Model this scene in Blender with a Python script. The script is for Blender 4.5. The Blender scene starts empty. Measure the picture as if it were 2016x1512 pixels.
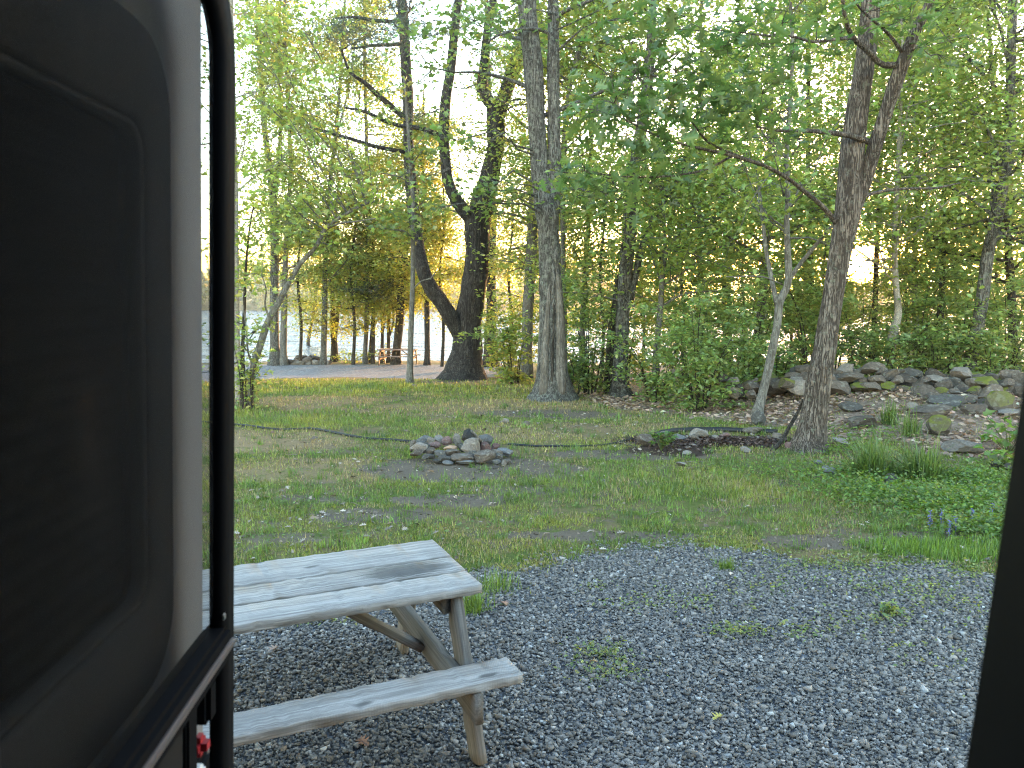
import bpy, bmesh, math, random
import numpy as np
from mathutils import Vector, Matrix

# ------------------------------------------------------------------ camera, sky, sun, exposure
SC = bpy.context.scene
COL = SC.collection
FPX = 1514.0                       # focal length in photograph pixels (2016 wide)
CAM_H = 2.10
PITCH = math.atan(163 / 1514)
camd = bpy.data.cameras.new('camera')
camd.sensor_width = 36.0
camd.lens = FPX / 2016 * 36.0
camd.clip_start = 0.02
camd.clip_end = 3000
camd.dof.use_dof = True
camd.dof.focus_distance = 8.0
camd.dof.aperture_fstop = 9.0
cam = bpy.data.objects.new('camera', camd)
cam.location = (0, 0, CAM_H)
cam.rotation_euler = (math.pi / 2 - PITCH, 0, 0)
COL.objects.link(cam)
SC.camera = cam

SUN_AZ, SUN_EL = math.radians(24.0), math.radians(2.4)
world = bpy.data.worlds.new('World')
SC.world = world
world.use_nodes = True
wn = world.node_tree
wn.nodes.clear()
sky = wn.nodes.new('ShaderNodeTexSky')
sky.sky_type = 'NISHITA'
sky.sun_disc = False
sky.sun_elevation = SUN_EL
sky.sun_rotation = SUN_AZ
sky.air_density = 1.1
sky.dust_density = 0.5
sky.ozone_density = 1.6
bg = wn.nodes.new('ShaderNodeBackground')
bg.inputs['Strength'].default_value = 0.15
wo = wn.nodes.new('ShaderNodeOutputWorld')
wn.links.new(sky.outputs[0], bg.inputs[0])
wn.links.new(bg.outputs[0], wo.inputs[0])

sund = bpy.data.lights.new('sun', 'SUN')
sund.energy = 1.4
sund.angle = math.radians(0.53)
sund.color = (1.0, 0.52, 0.20)
sun = bpy.data.objects.new('sun', sund)
sdir = Vector((math.sin(SUN_AZ) * math.cos(SUN_EL), math.cos(SUN_AZ) * math.cos(SUN_EL), math.sin(SUN_EL)))
sun.rotation_euler = sdir.to_track_quat('Z', 'Y').to_euler()
sun.location = (0, 0, 30)
COL.objects.link(sun)

SC.render.engine = 'CYCLES'
SC.view_settings.view_transform = 'Standard'
SC.view_settings.look = 'None'
SC.view_settings.gamma = 1.0
SC.view_settings.exposure = 4.9
SC.cycles.max_bounces = 8
SC.cycles.diffuse_bounces = 5
SC.cycles.glossy_bounces = 2
SC.cycles.transmission_bounces = 6
SC.cycles.transparent_max_bounces = 8
SC.cycles.sample_clamp_indirect = 4.0
SC.cycles.use_denoising = True
SC.cycles.denoising_prefilter = 'NONE'
SC.cycles.filter_width = 1.15
SC.cycles.use_adaptive_sampling = True

HAZE_DENSITY = 0.0007

# ------------------------------------------------------------------ helpers
RNG = np.random.default_rng(7)
random.seed(7)
CT, ST = math.cos(PITCH), math.sin(PITCH)


def ray(px, py):
    cx, cy = (px - 1008) / FPX, (756 - py) / FPX
    return np.array([cx, CT + cy * ST, -ST + cy * CT])


def at(px, py, D):
    d = ray(px, py)
    return np.array([0, 0, CAM_H]) + d * (D / d[1])


def onz(px, py, z=0.0):
    d = ray(px, py)
    return np.array([0, 0, CAM_H]) + d * ((z - CAM_H) / d[2])


def onx(px, py, x):
    d = ray(px, py)
    return np.array([0, 0, CAM_H]) + d * (x / d[0])


def ss(a, b, x):
    t = np.clip((np.asarray(x, float) - a) / (b - a), 0, 1)
    return t * t * (3 - 2 * t)


def vnoise(x, y, seed=0):
    """cheap smooth value noise, vectorised"""
    x = np.asarray(x, float); y = np.asarray(y, float)
    xi = np.floor(x).astype(np.int64); yi = np.floor(y).astype(np.int64)
    fx = x - xi; fy = y - yi
    fx = fx * fx * (3 - 2 * fx); fy = fy * fy * (3 - 2 * fy)

    def h(a, b):
        n = (a * 374761393 + b * 668265263 + seed * 1442695041) & 0x7fffffff
        n = ((n ^ (n >> 13)) * 1274126177) & 0x7fffffff
        return ((n ^ (n >> 16)) & 0xffff) / 65535.0
    return (h(xi, yi) * (1 - fx) + h(xi + 1, yi) * fx) * (1 - fy) + (h(xi, yi + 1) * (1 - fx) + h(xi + 1, yi + 1) * fx) * fy


def fbm(x, y, seed=0, octv=3):
    s = 0; a = 0.5; t = 0
    for k in range(octv):
        s = s + a * vnoise(np.asarray(x) * 2 ** k, np.asarray(y) * 2 ** k, seed + k); t += a; a *= 0.5
    return s / t


LAKE_Z = -1.70


def hgt(x, y):
    x = np.asarray(x, float); y = np.asarray(y, float)
    z = -0.95 * ss(12, 37, y)
    z = z - 1.9 * ss(38.6, 44, y + 1.2 * np.sin(x * 0.21))
    z = z + 0.38 * ss(3.5, 8, x) * ss(9.5, 14.5, y) * (1 - ss(17, 22, y))
    z = z + 0.10 * ss(7, 10, y) * (1 - ss(34, 38, y)) * (fbm(x * 0.35, y * 0.35, 3, 3) - 0.5)
    z = z + 0.035 * ss(6.0, 7.5, y) * (1 - ss(22, 26, y)) * (fbm(x * 1.6, y * 1.6, 9, 2) - 0.5)
    z = z + 0.02 * (1 - ss(6, 8, y)) * (fbm(x * 0.8, y * 0.8, 5, 2) - 0.5)
    z = z + 4.0 * ss(322, 345, y) + 9 * ss(345, 620, y)
    z = z + 6.0 * ss(330, 460, np.abs(x)) * ss(44, 90, y)
    return z


def ghit(px, py):
    d = ray(px, py)
    o = np.array([0, 0, CAM_H])
    ts = np.arange(2.0, 120, 0.02)
    P = o + np.outer(ts, d)
    k = np.argmax(P[:, 2] < hgt(P[:, 0], P[:, 1]))
    return P[k]


def ground_d(px, py):
    return float(ghit(px, py)[1])


def link(o, parent=None):
    COL.objects.link(o)
    if parent is not None:
        o.parent = parent
    return o


def tag(o, label=None, cat=None, group=None, kind=None):
    if label: o['label'] = label
    if cat: o['category'] = cat
    if group: o['group'] = group
    if kind: o['kind'] = kind
    return o


def empty(name, loc, label, cat, group=None, rz=0):
    o = bpy.data.objects.new(name, None)
    o.location = loc
    o.rotation_euler = (0, 0, rz)
    o.empty_display_size = 0.1
    link(o)
    return tag(o, label, cat, group)


def mesh_np(name, V, F, mat, smooth=False, tint=None):
    """V (n,3); F (m,k) int array or list of such arrays; tint (n,3|4)"""
    V = np.asarray(V, np.float32)
    Fs = F if isinstance(F, list) else [F]
    Fs = [np.asarray(f, np.int32) for f in Fs if len(f)]
    me = bpy.data.meshes.new(name)
    me.vertices.add(len(V))
    me.vertices.foreach_set('co', V.ravel())
    nl = sum(f.size for f in Fs)
    npol = sum(len(f) for f in Fs)
    me.loops.add(nl)
    me.loops.foreach_set('vertex_index', np.concatenate([f.ravel() for f in Fs]))
    tot = np.concatenate([np.full(len(f), f.shape[1], np.int32) for f in Fs])
    start = np.concatenate([[0], np.cumsum(tot)[:-1]]).astype(np.int32)
    me.polygons.add(npol)
    me.polygons.foreach_set('loop_start', start)
    me.polygons.foreach_set('loop_total', tot)
    if smooth:
        me.polygons.foreach_set('use_smooth', np.ones(npol, bool))
    if tint is not None:
        a = me.attributes.new('tint', 'FLOAT_COLOR', 'POINT')
        c = np.ones((len(V), 4), np.float32)
        c[:, :tint.shape[1]] = tint
        a.data.foreach_set('color', c.ravel())
    me.update(calc_edges=True)
    me.validate()
    if mat is not None:
        me.materials.append(mat)
    return me


def obj(name, me, parent=None, loc=None):
    o = bpy.data.objects.new(name, me)
    if loc is not None:
        o.location = loc
    return link(o, parent)


class Soup:
    """collects arrays of geometry into one mesh"""

    def __init__(self):
        self.V, self.F, self.T, self.n = [], {}, [], 0

    def add(self, V, F, tint=None):
        V = np.asarray(V, float)
        for f in (F if isinstance(F, list) else [F]):
            f = np.asarray(f)
            if len(f):
                self.F.setdefault(f.shape[1], []).append(f + self.n)
        self.V.append(V)
        if tint is None: tint = np.ones((len(V), 3))
        tint = np.asarray(tint, float)
        if tint.ndim == 1: tint = np.tile(tint, (len(V), 1))
        self.T.append(tint)
        self.n += len(V)

    def mesh(self, name, mat, smooth=False, origin=None):
        V = np.concatenate(self.V)
        if origin is not None: V = V - np.asarray(origin)
        return mesh_np(name, V, [np.concatenate(f) for f in self.F.values()], mat, smooth, np.concatenate(self.T))


def tube(P, R, sides=8, rough=0.0, seed=0, cap=True, lump=6.0):
    P = np.asarray(P, float); R = np.asarray(R, float)
    n = len(P)
    T = np.gradient(P, axis=0)
    T /= np.linalg.norm(T, axis=1)[:, None] + 1e-9
    ref = np.array([1.0, 0, 0]) if abs(T[0, 0]) < 0.8 else np.array([0, 1.0, 0])
    A = ref - T * (T @ ref)[:, None]
    A /= np.linalg.norm(A, axis=1)[:, None] + 1e-9
    B = np.cross(T, A)
    ang = np.linspace(0, 2 * np.pi, sides, endpoint=False)
    L = np.concatenate([[0], np.cumsum(np.linalg.norm(np.diff(P, axis=0), axis=1))])
    rad = np.tile(R[:, None], (1, sides))
    if rough > 0:
        aa, ll = np.meshgrid(ang, L)
        # ridges that run with the stem and wander, plus broad swellings
        u = np.cos(aa) * lump + 13.7 * seed; v = np.sin(aa) * lump
        nz = vnoise(u + ll * 1.1, v + ll * 2.2, seed) - 0.5
        n2 = vnoise(np.cos(aa) * 1.3 + ll * 0.9, np.sin(aa) * 1.3 + ll * 0.7 + seed, seed + 5) - 0.5
        rad = rad * (1 + rough * nz + rough * 0.9 * n2)
    V = P[:, None, :] + rad[:, :, None] * (np.cos(ang)[None, :, None] * A[:, None, :] + np.sin(ang)[None, :, None] * B[:, None, :])
    V = V.reshape(-1, 3)
    i = np.arange(n - 1)[:, None] * sides
    j = np.arange(sides)[None, :]
    k = (j + 1) % sides
    F = np.stack([i + j, i + k, i + sides + k, i + sides + j], -1).reshape(-1, 4)
    out = [F]
    if cap:
        V = np.vstack([V, P[0], P[-1]])
        a, b = len(V) - 2, len(V) - 1
        jj = np.arange(sides); kk = (jj + 1) % sides
        out.append(np.concatenate([np.stack([np.full(sides, a), kk, jj], 1),
                                   np.stack([np.full(sides, b), (n - 1) * sides + jj, (n - 1) * sides + kk], 1)]))
    return V, out


def smooth_path(P, R, step):
    """Catmull-Rom resample"""
    P = np.asarray(P, float); R = np.asarray(R, float)
    if len(P) < 3:
        m = max(2, int(np.linalg.norm(P[-1] - P[0]) / step) + 1)
        t = np.linspace(0, 1, m)[:, None]
        return P[0] + t * (P[-1] - P[0]), R[0] + t[:, 0] * (R[-1] - R[0])
    Q = np.vstack([2 * P[0] - P[1], P, 2 * P[-1] - P[-2]])
    outP, outR = [], []
    for i in range(len(P) - 1):
        p0, p1, p2, p3 = Q[i:i + 4]
        m = max(2, int(np.linalg.norm(p2 - p1) / step) + 1)
        t = np.linspace(0, 1, m, endpoint=False)[:, None]
        outP.append(0.5 * (2 * p1 + (p2 - p0) * t + (2 * p0 - 5 * p1 + 4 * p2 - p3) * t ** 2 + (3 * p1 - p0 - 3 * p2 + p3) * t ** 3))
        tt = t[:, 0]
        outR.append(R[i] + (R[i + 1] - R[i]) * (tt * tt * (3 - 2 * tt)))
    outP.append(P[-1:]); outR.append(R[-1:])
    return np.concatenate(outP), np.concatenate(outR)


# ------------------------------------------------------------------ materials
def newmat(name):
    m = bpy.data.materials.new(name)
    m.use_nodes = True
    m.node_tree.nodes.clear()
    return m, m.node_tree


class NT:
    def __init__(self, tree):
        self.t = tree

    def n(self, typ, **kw):
        nd = self.t.nodes.new('ShaderNode' + typ)
        for k, v in kw.items():
            if k == 'inp':
                for kk, vv in v.items():
                    s = nd.inputs[kk]
                    if isinstance(vv, bpy.types.NodeSocket): self.t.links.new(vv, s)
                    elif isinstance(vv, bpy.types.Node): self.t.links.new(vv.outputs[0], s)
                    else: s.default_value = vv
            else:
                setattr(nd, k, v)
        return nd

    def noise(self, vec, scale, detail=4, rough=0.55, dist=0.0):
        return self.n('TexNoise', inp={'Vector': vec, 'Scale': scale, 'Detail': detail, 'Roughness': rough, 'Distortion': dist}).outputs['Fac']

    def ramp(self, fac, stops, interp='LINEAR'):
        r = self.n('ValToRGB', inp={'Fac': fac})
        r.color_ramp.interpolation = interp
        el = r.color_ramp.elements
        while len(el) < len(stops): el.new(0.5)
        for e, (p, c) in zip(el, stops):
            e.position = p
            e.color = (*c, 1) if len(c) == 3 else c
        return r.outputs[0]

    def mix(self, fac, a, b, blend='MIX'):
        m = self.n('MixRGB', blend_type=blend)
        for s, v in ((m.inputs[0], fac), (m.inputs[1], a), (m.inputs[2], b)):
            if isinstance(v, bpy.types.NodeSocket): self.t.links.new(v, s)
            elif isinstance(v, (tuple, list)): s.default_value = (*v, 1) if len(v) == 3 else v
            else: s.default_value = v if s.type == 'VALUE' else (v, v, v, 1)
        return m.outputs[0]

    def math(self, op, a, b=0.5, clamp=False):
        m = self.n('Math', operation=op, use_clamp=clamp)
        for s, v in ((m.inputs[0], a), (m.inputs[1], b)):
            if isinstance(v, bpy.types.NodeSocket): self.t.links.new(v, s)
            else: s.default_value = v
        return m.outputs[0]

    def step(self, v, a, b):
        r = self.n('MapRange', interpolation_type='SMOOTHSTEP', inp={'Value': v, 'From Min': a, 'From Max': b})
        return r.outputs[0]

    def coord(self, kind='Object', scale=(1, 1, 1), loc=(0, 0, 0), rot=(0, 0, 0)):
        c = self.n('TexCoord')
        m = self.n('Mapping', inp={'Vector': c.outputs[kind], 'Scale': scale, 'Location': loc, 'Rotation': rot})
        return m.outputs[0]

    def bump(self, h, strength=0.5, dist=0.02):
        return self.n('Bump', inp={'Height': h, 'Strength': strength, 'Distance': dist}).outputs[0]

    def out(self, shader):
        o = self.n('OutputMaterial')
        self.t.links.new(shader if isinstance(shader, bpy.types.NodeSocket) else shader.outputs[0], o.inputs[0])

    def princ(self, col, rough=0.8, normal=None, metal=0.0, spec=0.3, **kw):
        d = {'Base Color': col if isinstance(col, bpy.types.NodeSocket) else (*col, 1), 'Roughness': rough, 'Metallic': metal, 'Specular IOR Level': spec}
        if normal is not None: d['Normal'] = normal
        d.update(kw)
        return self.n('BsdfPrincipled', inp=d).outputs[0]


def mat_plain(name, col, rough=0.6, metal=0.0, spec=0.3, grain=0.0, gscale=60, dust=0.0):
    m, t = newmat(name); N = NT(t)
    c = col; nrm = None
    if grain:
        v = N.coord('Object')
        f = N.noise(v, gscale, 3)
        c = N.mix(f, tuple(x * (1 - grain) for x in col), tuple(min(1, x * (1 + grain)) for x in col))
        nrm = N.bump(f, 0.15, 0.002)
        if dust:
            d = N.step(N.noise(N.coord('Object', (1, 1, 0.35)), 9, 6, 0.7), 0.45, 0.8)
            c = N.mix(N.math('MULTIPLY', d, dust), c, (0.30, 0.28, 0.26))
    N.out(N.princ(c, rough, nrm, metal, spec))
    return m


def mat_leaf(name, trans=0.5, tcol=(1.45, 1.4, 0.7), gloss=0.04):
    m, t = newmat(name); N = NT(t)
    a = N.n('Attribute', attribute_name='tint').outputs['Color']
    d = N.n('BsdfDiffuse', inp={'Color': a})
    tc = N.mix(1.0, a, tcol, 'MULTIPLY')
    tr = N.n('BsdfTranslucent', inp={'Color': tc})
    s = N.n('MixShader', inp={0: trans, 1: d.outputs[0], 2: tr.outputs[0]})
    g = N.n('BsdfGlossy', inp={'Roughness': 0.38, 'Color': (1, 1, 1, 1)})
    s2 = N.n('MixShader', inp={0: gloss, 1: s.outputs[0], 2: g.outputs[0]})
    N.out(s2)
    return m


def mat_bark(name, dark, light, lichen=None, lich_amt=0.0, scale=1.0, ridge=0.8, stretch=0.12, plates=False, band=0.0):
    m, t = newmat(name); N = NT(t)
    v = N.coord('Object', (1, 1, stretch))
    w = N.coord('Object')
    n1 = N.noise(v, 34 * scale, 5, 0.6, 0.6)
    n2 = N.noise(w, 5.0, 4)
    rid = N.noise(N.coord('Object', (1, 1, stretch * 0.8)), 24 * scale, 3, 0.5, 1.6)
    cr = N.step(N.math('ABSOLUTE', N.math('SUBTRACT', rid, 0.5)), 0.0, 0.11)
    cross = N.step(N.noise(w, 22, 3, 0.6), 0.36, 0.5)
    hgt_ = N.math('ADD', N.math('MULTIPLY', n1, 0.5), N.math('MULTIPLY', N.math('MULTIPLY', cr, N.math('ADD', 0.6, N.math('MULTIPLY', cross, 0.4))), 0.55))
    c = N.mix(N.step(hgt_, 0.3, 0.85), dark, light)
    c = N.mix(N.math('MULTIPLY', N.step(n2, 0.4, 0.7), 0.4), c, tuple(x * 0.6 for x in dark))
    if lichen:
        l = N.math('MULTIPLY', N.step(N.noise(w, 13, 6, 0.7), 0.60 - 0.22 * lich_amt, 0.72 - 0.2 * lich_amt), 0.6)
        c = N.mix(l, c, lichen)
    if band:
        b = N.noise(N.coord('Object', (0.6, 0.6, 9)), 3.0, 4, 0.7)
        c = N.mix(N.math('MULTIPLY', N.step(b, 0.58, 0.7), band), c, (0.02, 0.018, 0.016))
    N.out(N.princ(c, 0.9, N.bump(hgt_, ridge, 0.03), spec=0.15))
    return m


def mat_rock(name, base, moss=0.0, red=0.0):
    m, t = newmat(name); N = NT(t)
    oi = N.n('ObjectInfo')
    c0 = N.n('TexCoord').outputs['Object']
    off = N.n('VectorMath', operation='ADD', inp={0: c0, 1: oi.outputs['Location']}).outputs[0]
    n1 = N.noise(off, 6, 6, 0.65)
    n2 = N.noise(off, 38, 3, 0.6)
    n3 = N.noise(off, 2.2, 3)
    c = N.ramp(n1, [(0.3, tuple(x * 0.55 for x in base)), (0.55, base), (0.75, tuple(min(1, x * 1.5) for x in base))])
    c = N.mix(N.math('MULTIPLY', N.step(n2, 0.45, 0.7), 0.35), c, tuple(x * 0.4 for x in base))
    lich = N.step(n3, 0.56, 0.66)
    c = N.mix(N.math('MULTIPLY', lich, 0.35), c, (0.27, 0.265, 0.23))
    rnd = N.math('ADD', 0.75, N.math('MULTIPLY', oi.outputs['Random'], 0.5))
    c = N.mix(1.0, c, rnd, 'MULTIPLY')
    if moss:
        g = N.n('NewGeometry')
        z = N.n('SeparateXYZ', inp={0: g.outputs['Normal']}).outputs[2]
        mk = N.math('MULTIPLY', N.step(z, 0.1, 0.7), N.step(N.noise(off, 3.5, 5), 0.55 - moss * 0.25, 0.62 - moss * 0.2))
        c = N.mix(mk, c, N.mix(n2, (0.07, 0.085, 0.012), (0.16, 0.16, 0.03)))
    N.out(N.princ(c, 0.88, N.bump(N.math('ADD', n1, N.math('MULTIPLY', n2, 0.4)), 0.6, 0.02), spec=0.2))
    return m


M = {}
M['leaf'] = mat_leaf('leaf')
M['needle'] = mat_leaf('needle', 0.2, (1.0, 1.05, 0.6), 0.04)
M['grass'] = mat_leaf('grass_blade', 0.35, (1.2, 1.15, 0.5), 0.04)
M['deadleaf'] = mat_leaf('dead_leaf', 0.15, (1.1, 0.9, 0.6), 0.03)
M['pine_bark'] = mat_bark('pine_bark', (0.022, 0.019, 0.018), (0.085, 0.076, 0.070), (0.22, 0.22, 0.20), 0.05, 0.8, 1.0)
M['oak_bark'] = mat_bark('oak_bark', (0.055, 0.043, 0.036), (0.20, 0.165, 0.14), (0.20, 0.21, 0.17), 0.25, 1.0, 1.0)
M['grey_bark'] = mat_bark('grey_bark', (0.05, 0.046, 0.042), (0.19, 0.18, 0.168), (0.25, 0.265, 0.225), 0.45, 1.0, 0.9)
M['smooth_bark'] = mat_bark('smooth_bark', (0.085, 0.078, 0.07), (0.18, 0.17, 0.155), (0.25, 0.26, 0.23), 0.3, 0.7, 0.3)
M['birch_bark'] = mat_bark('birch_bark', (0.20, 0.18, 0.155), (0.36, 0.33, 0.29), None, 0, 0.7, 0.25, 1.0, band=0.9)
M['dark_bark'] = mat_bark('dark_bark', (0.025, 0.021, 0.018), (0.10, 0.085, 0.07), (0.16, 0.17, 0.13), 0.15, 1.0, 0.8)
M['dark_lichen_bark'] = mat_bark('dark_lichen_bark', (0.035, 0.032, 0.028), (0.15, 0.14, 0.125), (0.24, 0.25, 0.21), 0.45, 1.0, 0.9)
M['dead_wood'] = mat_bark('dead_wood', (0.10, 0.088, 0.076), (0.24, 0.215, 0.19), None, 0, 1.4, 0.6, 0.05)
M['rock'] = mat_rock('granite', (0.112, 0.09, 0.074))
M['rock_moss'] = mat_rock('mossy_granite', (0.11, 0.092, 0.075), 0.9)
M['rock_pale'] = mat_rock('pale_granite', (0.195, 0.168, 0.148))
M['rock_red'] = mat_rock('red_stone', (0.17, 0.10, 0.088))
M['rock_orange'] = mat_rock('orange_stone', (0.42, 0.25, 0.16))
M['rock_dark'] = mat_rock('dark_stone', (0.075, 0.07, 0.065))
M['rock_slate'] = mat_rock('slate_stone', (0.14, 0.137, 0.138))

# ------------------------------------------------------------------ ground zones (real places on the ground)
GB = np.array([onz(*p)[:2] for p in [(250, 1285), (470, 1243), (560, 1228), (700, 1203), (860, 1165), (930, 1132), (1060, 1118), (1200, 1086), (1330, 1074),
                                     (1500, 1080), (1600, 1104), (1720, 1112), (1850, 1112), (1950, 1135), (2016, 1160), (2300, 1230)]])
GB = GB[np.argsort(GB[:, 0])]


def z_gravel(x, y):
    yb = np.interp(x, GB[:, 0], GB[:, 1]) + 0.45 * (fbm(x * 1.7, y * 1.7, 21, 3) - 0.5) + 0.45 * (fbm(x * 6.5, y * 6.5, 23, 2) - 0.5)
    return ss(-0.2, 0.2, yb - y)


ROAD_N = [ghit(px, py)[:2] for px, py in [(440, 752), (560, 744), (700, 744), (800, 746), (880, 748), (980, 742), (1010, 730)]]
ROAD_N = np.array(ROAD_N)


def z_road(x, y):
    yn = np.interp(x, ROAD_N[:, 0], ROAD_N[:, 1]) + 0.8 * (fbm(x * 0.9, y * 0.4, 31, 2) - 0.5)
    yf = 37.0
    return ss(-0.3, 0.3, y - yn) * (1 - ss(yf - 0.4, yf + 0.4, y)) * (1 - ss(0.5, 2.0, x + 0.4 * (y - 28) * 0.3)) * ss(-24, -20, x)


def blob(x, y, px, py, rx, ry, seed=0):
    c = ghit(px, py)
    d = ((x - c[0]) / rx) ** 2 + ((y - c[1]) / ry) ** 2
    return 1 - ss(0.45, 1.25, d + 0.9 * (fbm(x * 2.2, y * 2.2, 40 + seed, 3) - 0.5))


def z_litter(x, y):
    # dead leaves gather on the bank at the right, in front of and under the wall
    a = ss(-0.5, 0.5, y - np.interp(x, [-2, 1.4, 2.2, 3.4, 4.2, 5.5, 6.2, 7.5, 9, 14], [22, 17.4, 15.2, 14.0, 12.4, 11.0, 10.1, 9.2, 8.4, 7.6]) + 1.6 * (fbm(x * 0.9, y * 0.9, 51, 3) - 0.5))
    return a * (1 - ss(35, 38, y)) * ss(1.0, 2.2, x - 0.03 * (y - 15))


def z_soil(x, y):
    s = blob(x, y, 930, 925, 1.5, 0.75, 1)
    for k, (px, py, rx, ry, w) in enumerate([(900, 985, 0.9, 0.30, .8), (720, 1015, 0.75, 0.35, .8), (1180, 1055, 0.9, 0.16, .9), (1600, 1068, 0.5, 0.22, .9),
                                             (1090, 815, 1.6, 0.8, .7), (640, 985, .7, .25, .5), (1020, 965, .8, .25, .7), (1850, 1062, .7, .22, .9), (700, 885, .9, .4, .35),
                                             (1240, 895, 1.3, 0.45, .8), (920, 752, 2.2, 1.6, .7), (560, 1060, .5, .2, .6)]):
        s = np.maximum(s, w * blob(x, y, px, py, rx, ry, 2 + k))
    return s


def z_mulch(x, y):
    return np.maximum(blob(x, y, 1400, 868, 1.5, 0.55, 60), blob(x, y, 1320, 888, .7, .4, 61))


def z_dry(x, y):
    s = 0 * x
    for k, (px, py, rx, ry, w) in enumerate([(520, 870, 1.5, 1.0, 1.0), (590, 790, 1.8, 1.5, 1.0), (1010, 800, 2.4, 1.9, .9), (600, 925, 1.6, .8, .7), (1060, 850, 1.6, 1.0, .6),
                                             (760, 810, 2.6, 1.5, .5), (1230, 815, 1.2, .8, .5), (960, 755, 2.2, 1.5, .6), (1290, 845, 1.0, .6, .6)]):
        s = np.maximum(s, w * blob(x, y, px, py, rx, ry, 70 + k))
    return s


def axis(lo, hi, step, far_lo, far_hi, grow=1.22):
    a = list(np.arange(lo, hi + 1e-6, step))
    s = step; v = hi
    while v < far_hi:
        s *= grow; v += s; a.append(v)
    s = step; v = lo
    while v > far_lo:
        s *= grow; v -= s; a.insert(0, v)
    return np.array(a)


gx = axis(-7.5, 11.5, 0.10, -560, 560)
gy = axis(2.5, 23, 0.10, -60, 680, 1.12)
GX, GY = np.meshgrid(gx, gy)
gz = hgt(GX, GY)
nx_, ny_ = len(gx), len(gy)
Vg = np.stack([GX, GY, gz], -1).reshape(-1, 3)
ii = np.arange(ny_ - 1)[:, None] * nx_ + np.arange(nx_ - 1)[None, :]
Fg = np.stack([ii, ii + 1, ii + nx_ + 1, ii + nx_], -1).reshape(-1, 4)


def mat_ground():
    m, t = newmat('lawn_ground'); N = NT(t)
    co = N.coord('Object')
    z1 = N.n('Attribute', attribute_name='zone')
    s1 = N.n('SeparateColor', inp={0: z1.outputs['Color']})
    z2 = N.n('Attribute', attribute_name='zone2')
    s2 = N.n('SeparateColor', inp={0: z2.outputs['Color']})
    grav, lit, soil = s1.outputs[0], s1.outputs[1], s1.outputs[2]
    dry, mul, road = s2.outputs[0], s2.outputs[1], s2.outputs[2]
    nA = N.noise(co, 0.9, 5, 0.6)
    nB = N.noise(co, 5.0, 5, 0.65)
    nC = N.noise(co, 34, 4, 0.65)
    nD = N.noise(co, 110, 3, 0.6)
    thatch = N.mix(nC, (0.085, 0.062, 0.034), (0.22, 0.16, 0.085))
    moss = N.mix(nC, (0.038, 0.055, 0.012), (0.12, 0.15, 0.032))
    dirt = N.mix(N.math('ADD', N.math('MULTIPLY', nD, 0.6), N.math('MULTIPLY', nC, 0.4)), (0.055, 0.042, 0.033), (0.20, 0.155, 0.12))
    g = N.math('ADD', N.math('MULTIPLY', nA, 0.5), N.math('MULTIPLY', nB, 0.5))
    lawn = N.mix(N.step(g, 0.40, 0.58), moss, thatch)
    lawn = N.mix(N.math('MULTIPLY', N.step(N.noise(co, 2.4, 5, 0.7), 0.53, 0.62), 0.85), lawn, dirt)
    lawn = N.mix(N.math('MULTIPLY', dry, N.step(N.math('ADD', nB, N.math('MULTIPLY', nC, 0.4)), 0.45, 0.75)), lawn, N.mix(nC, (0.15, 0.098, 0.052), (0.30, 0.215, 0.125)))
    br = N.math('ADD', soil, N.math('ADD', N.math('MULTIPLY', N.math('SUBTRACT', nB, 0.5), 2.2), N.math('MULTIPLY', N.math('SUBTRACT', nC, 0.5), 1.0)))
    lawn = N.mix(N.math('MULTIPLY', N.math('MULTIPLY', N.step(br, 0.2, 0.7), N.step(soil, 0.02, 0.25)), 0.95), lawn, dirt)
    litc = N.mix(N.n('TexVoronoi', inp={'Vector': co, 'Scale': 22}).outputs['Color'], (0.10, 0.068, 0.05), (0.30, 0.215, 0.165))
    lb = N.math('ADD', lit, N.math('MULTIPLY', N.math('SUBTRACT', nB, 0.5), 0.8))
    c = N.mix(N.step(lb, 0.35, 0.7), lawn, litc)
    c = N.mix(N.step(mul, 0.3, 0.7), c, N.mix(nD, (0.022, 0.014, 0.011), (0.085, 0.055, 0.042)))
    vo = N.n('TexVoronoi', inp={'Vector': co, 'Scale': 42})
    gcol = N.mix(N.n('SeparateColor', inp={0: vo.outputs['Color']}).outputs[0], (0.035, 0.037, 0.043), (0.16, 0.165, 0.18))
    gb = N.math('ADD', grav, N.math('MULTIPLY', N.math('SUBTRACT', nB, 0.5), 0.7))
    c = N.mix(N.step(gb, 0.4, 0.6), c, gcol)
    vo2 = N.n('TexVoronoi', inp={'Vector': co, 'Scale': 14})
    rcol = N.mix(N.n('SeparateColor', inp={0: vo2.outputs['Color']}).outputs[0], (0.10, 0.105, 0.115), (0.235, 0.245, 0.265))
    c = N.mix(N.step(road, 0.35, 0.65), c, rcol)
    h = N.math('ADD', N.math('MULTIPLY', nC, 1.0), N.math('MULTIPLY', nD, 0.6))
    N.out(N.princ(c, 0.95, N.bump(h, 0.7, 0.03), spec=0.1))
    return m


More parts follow.
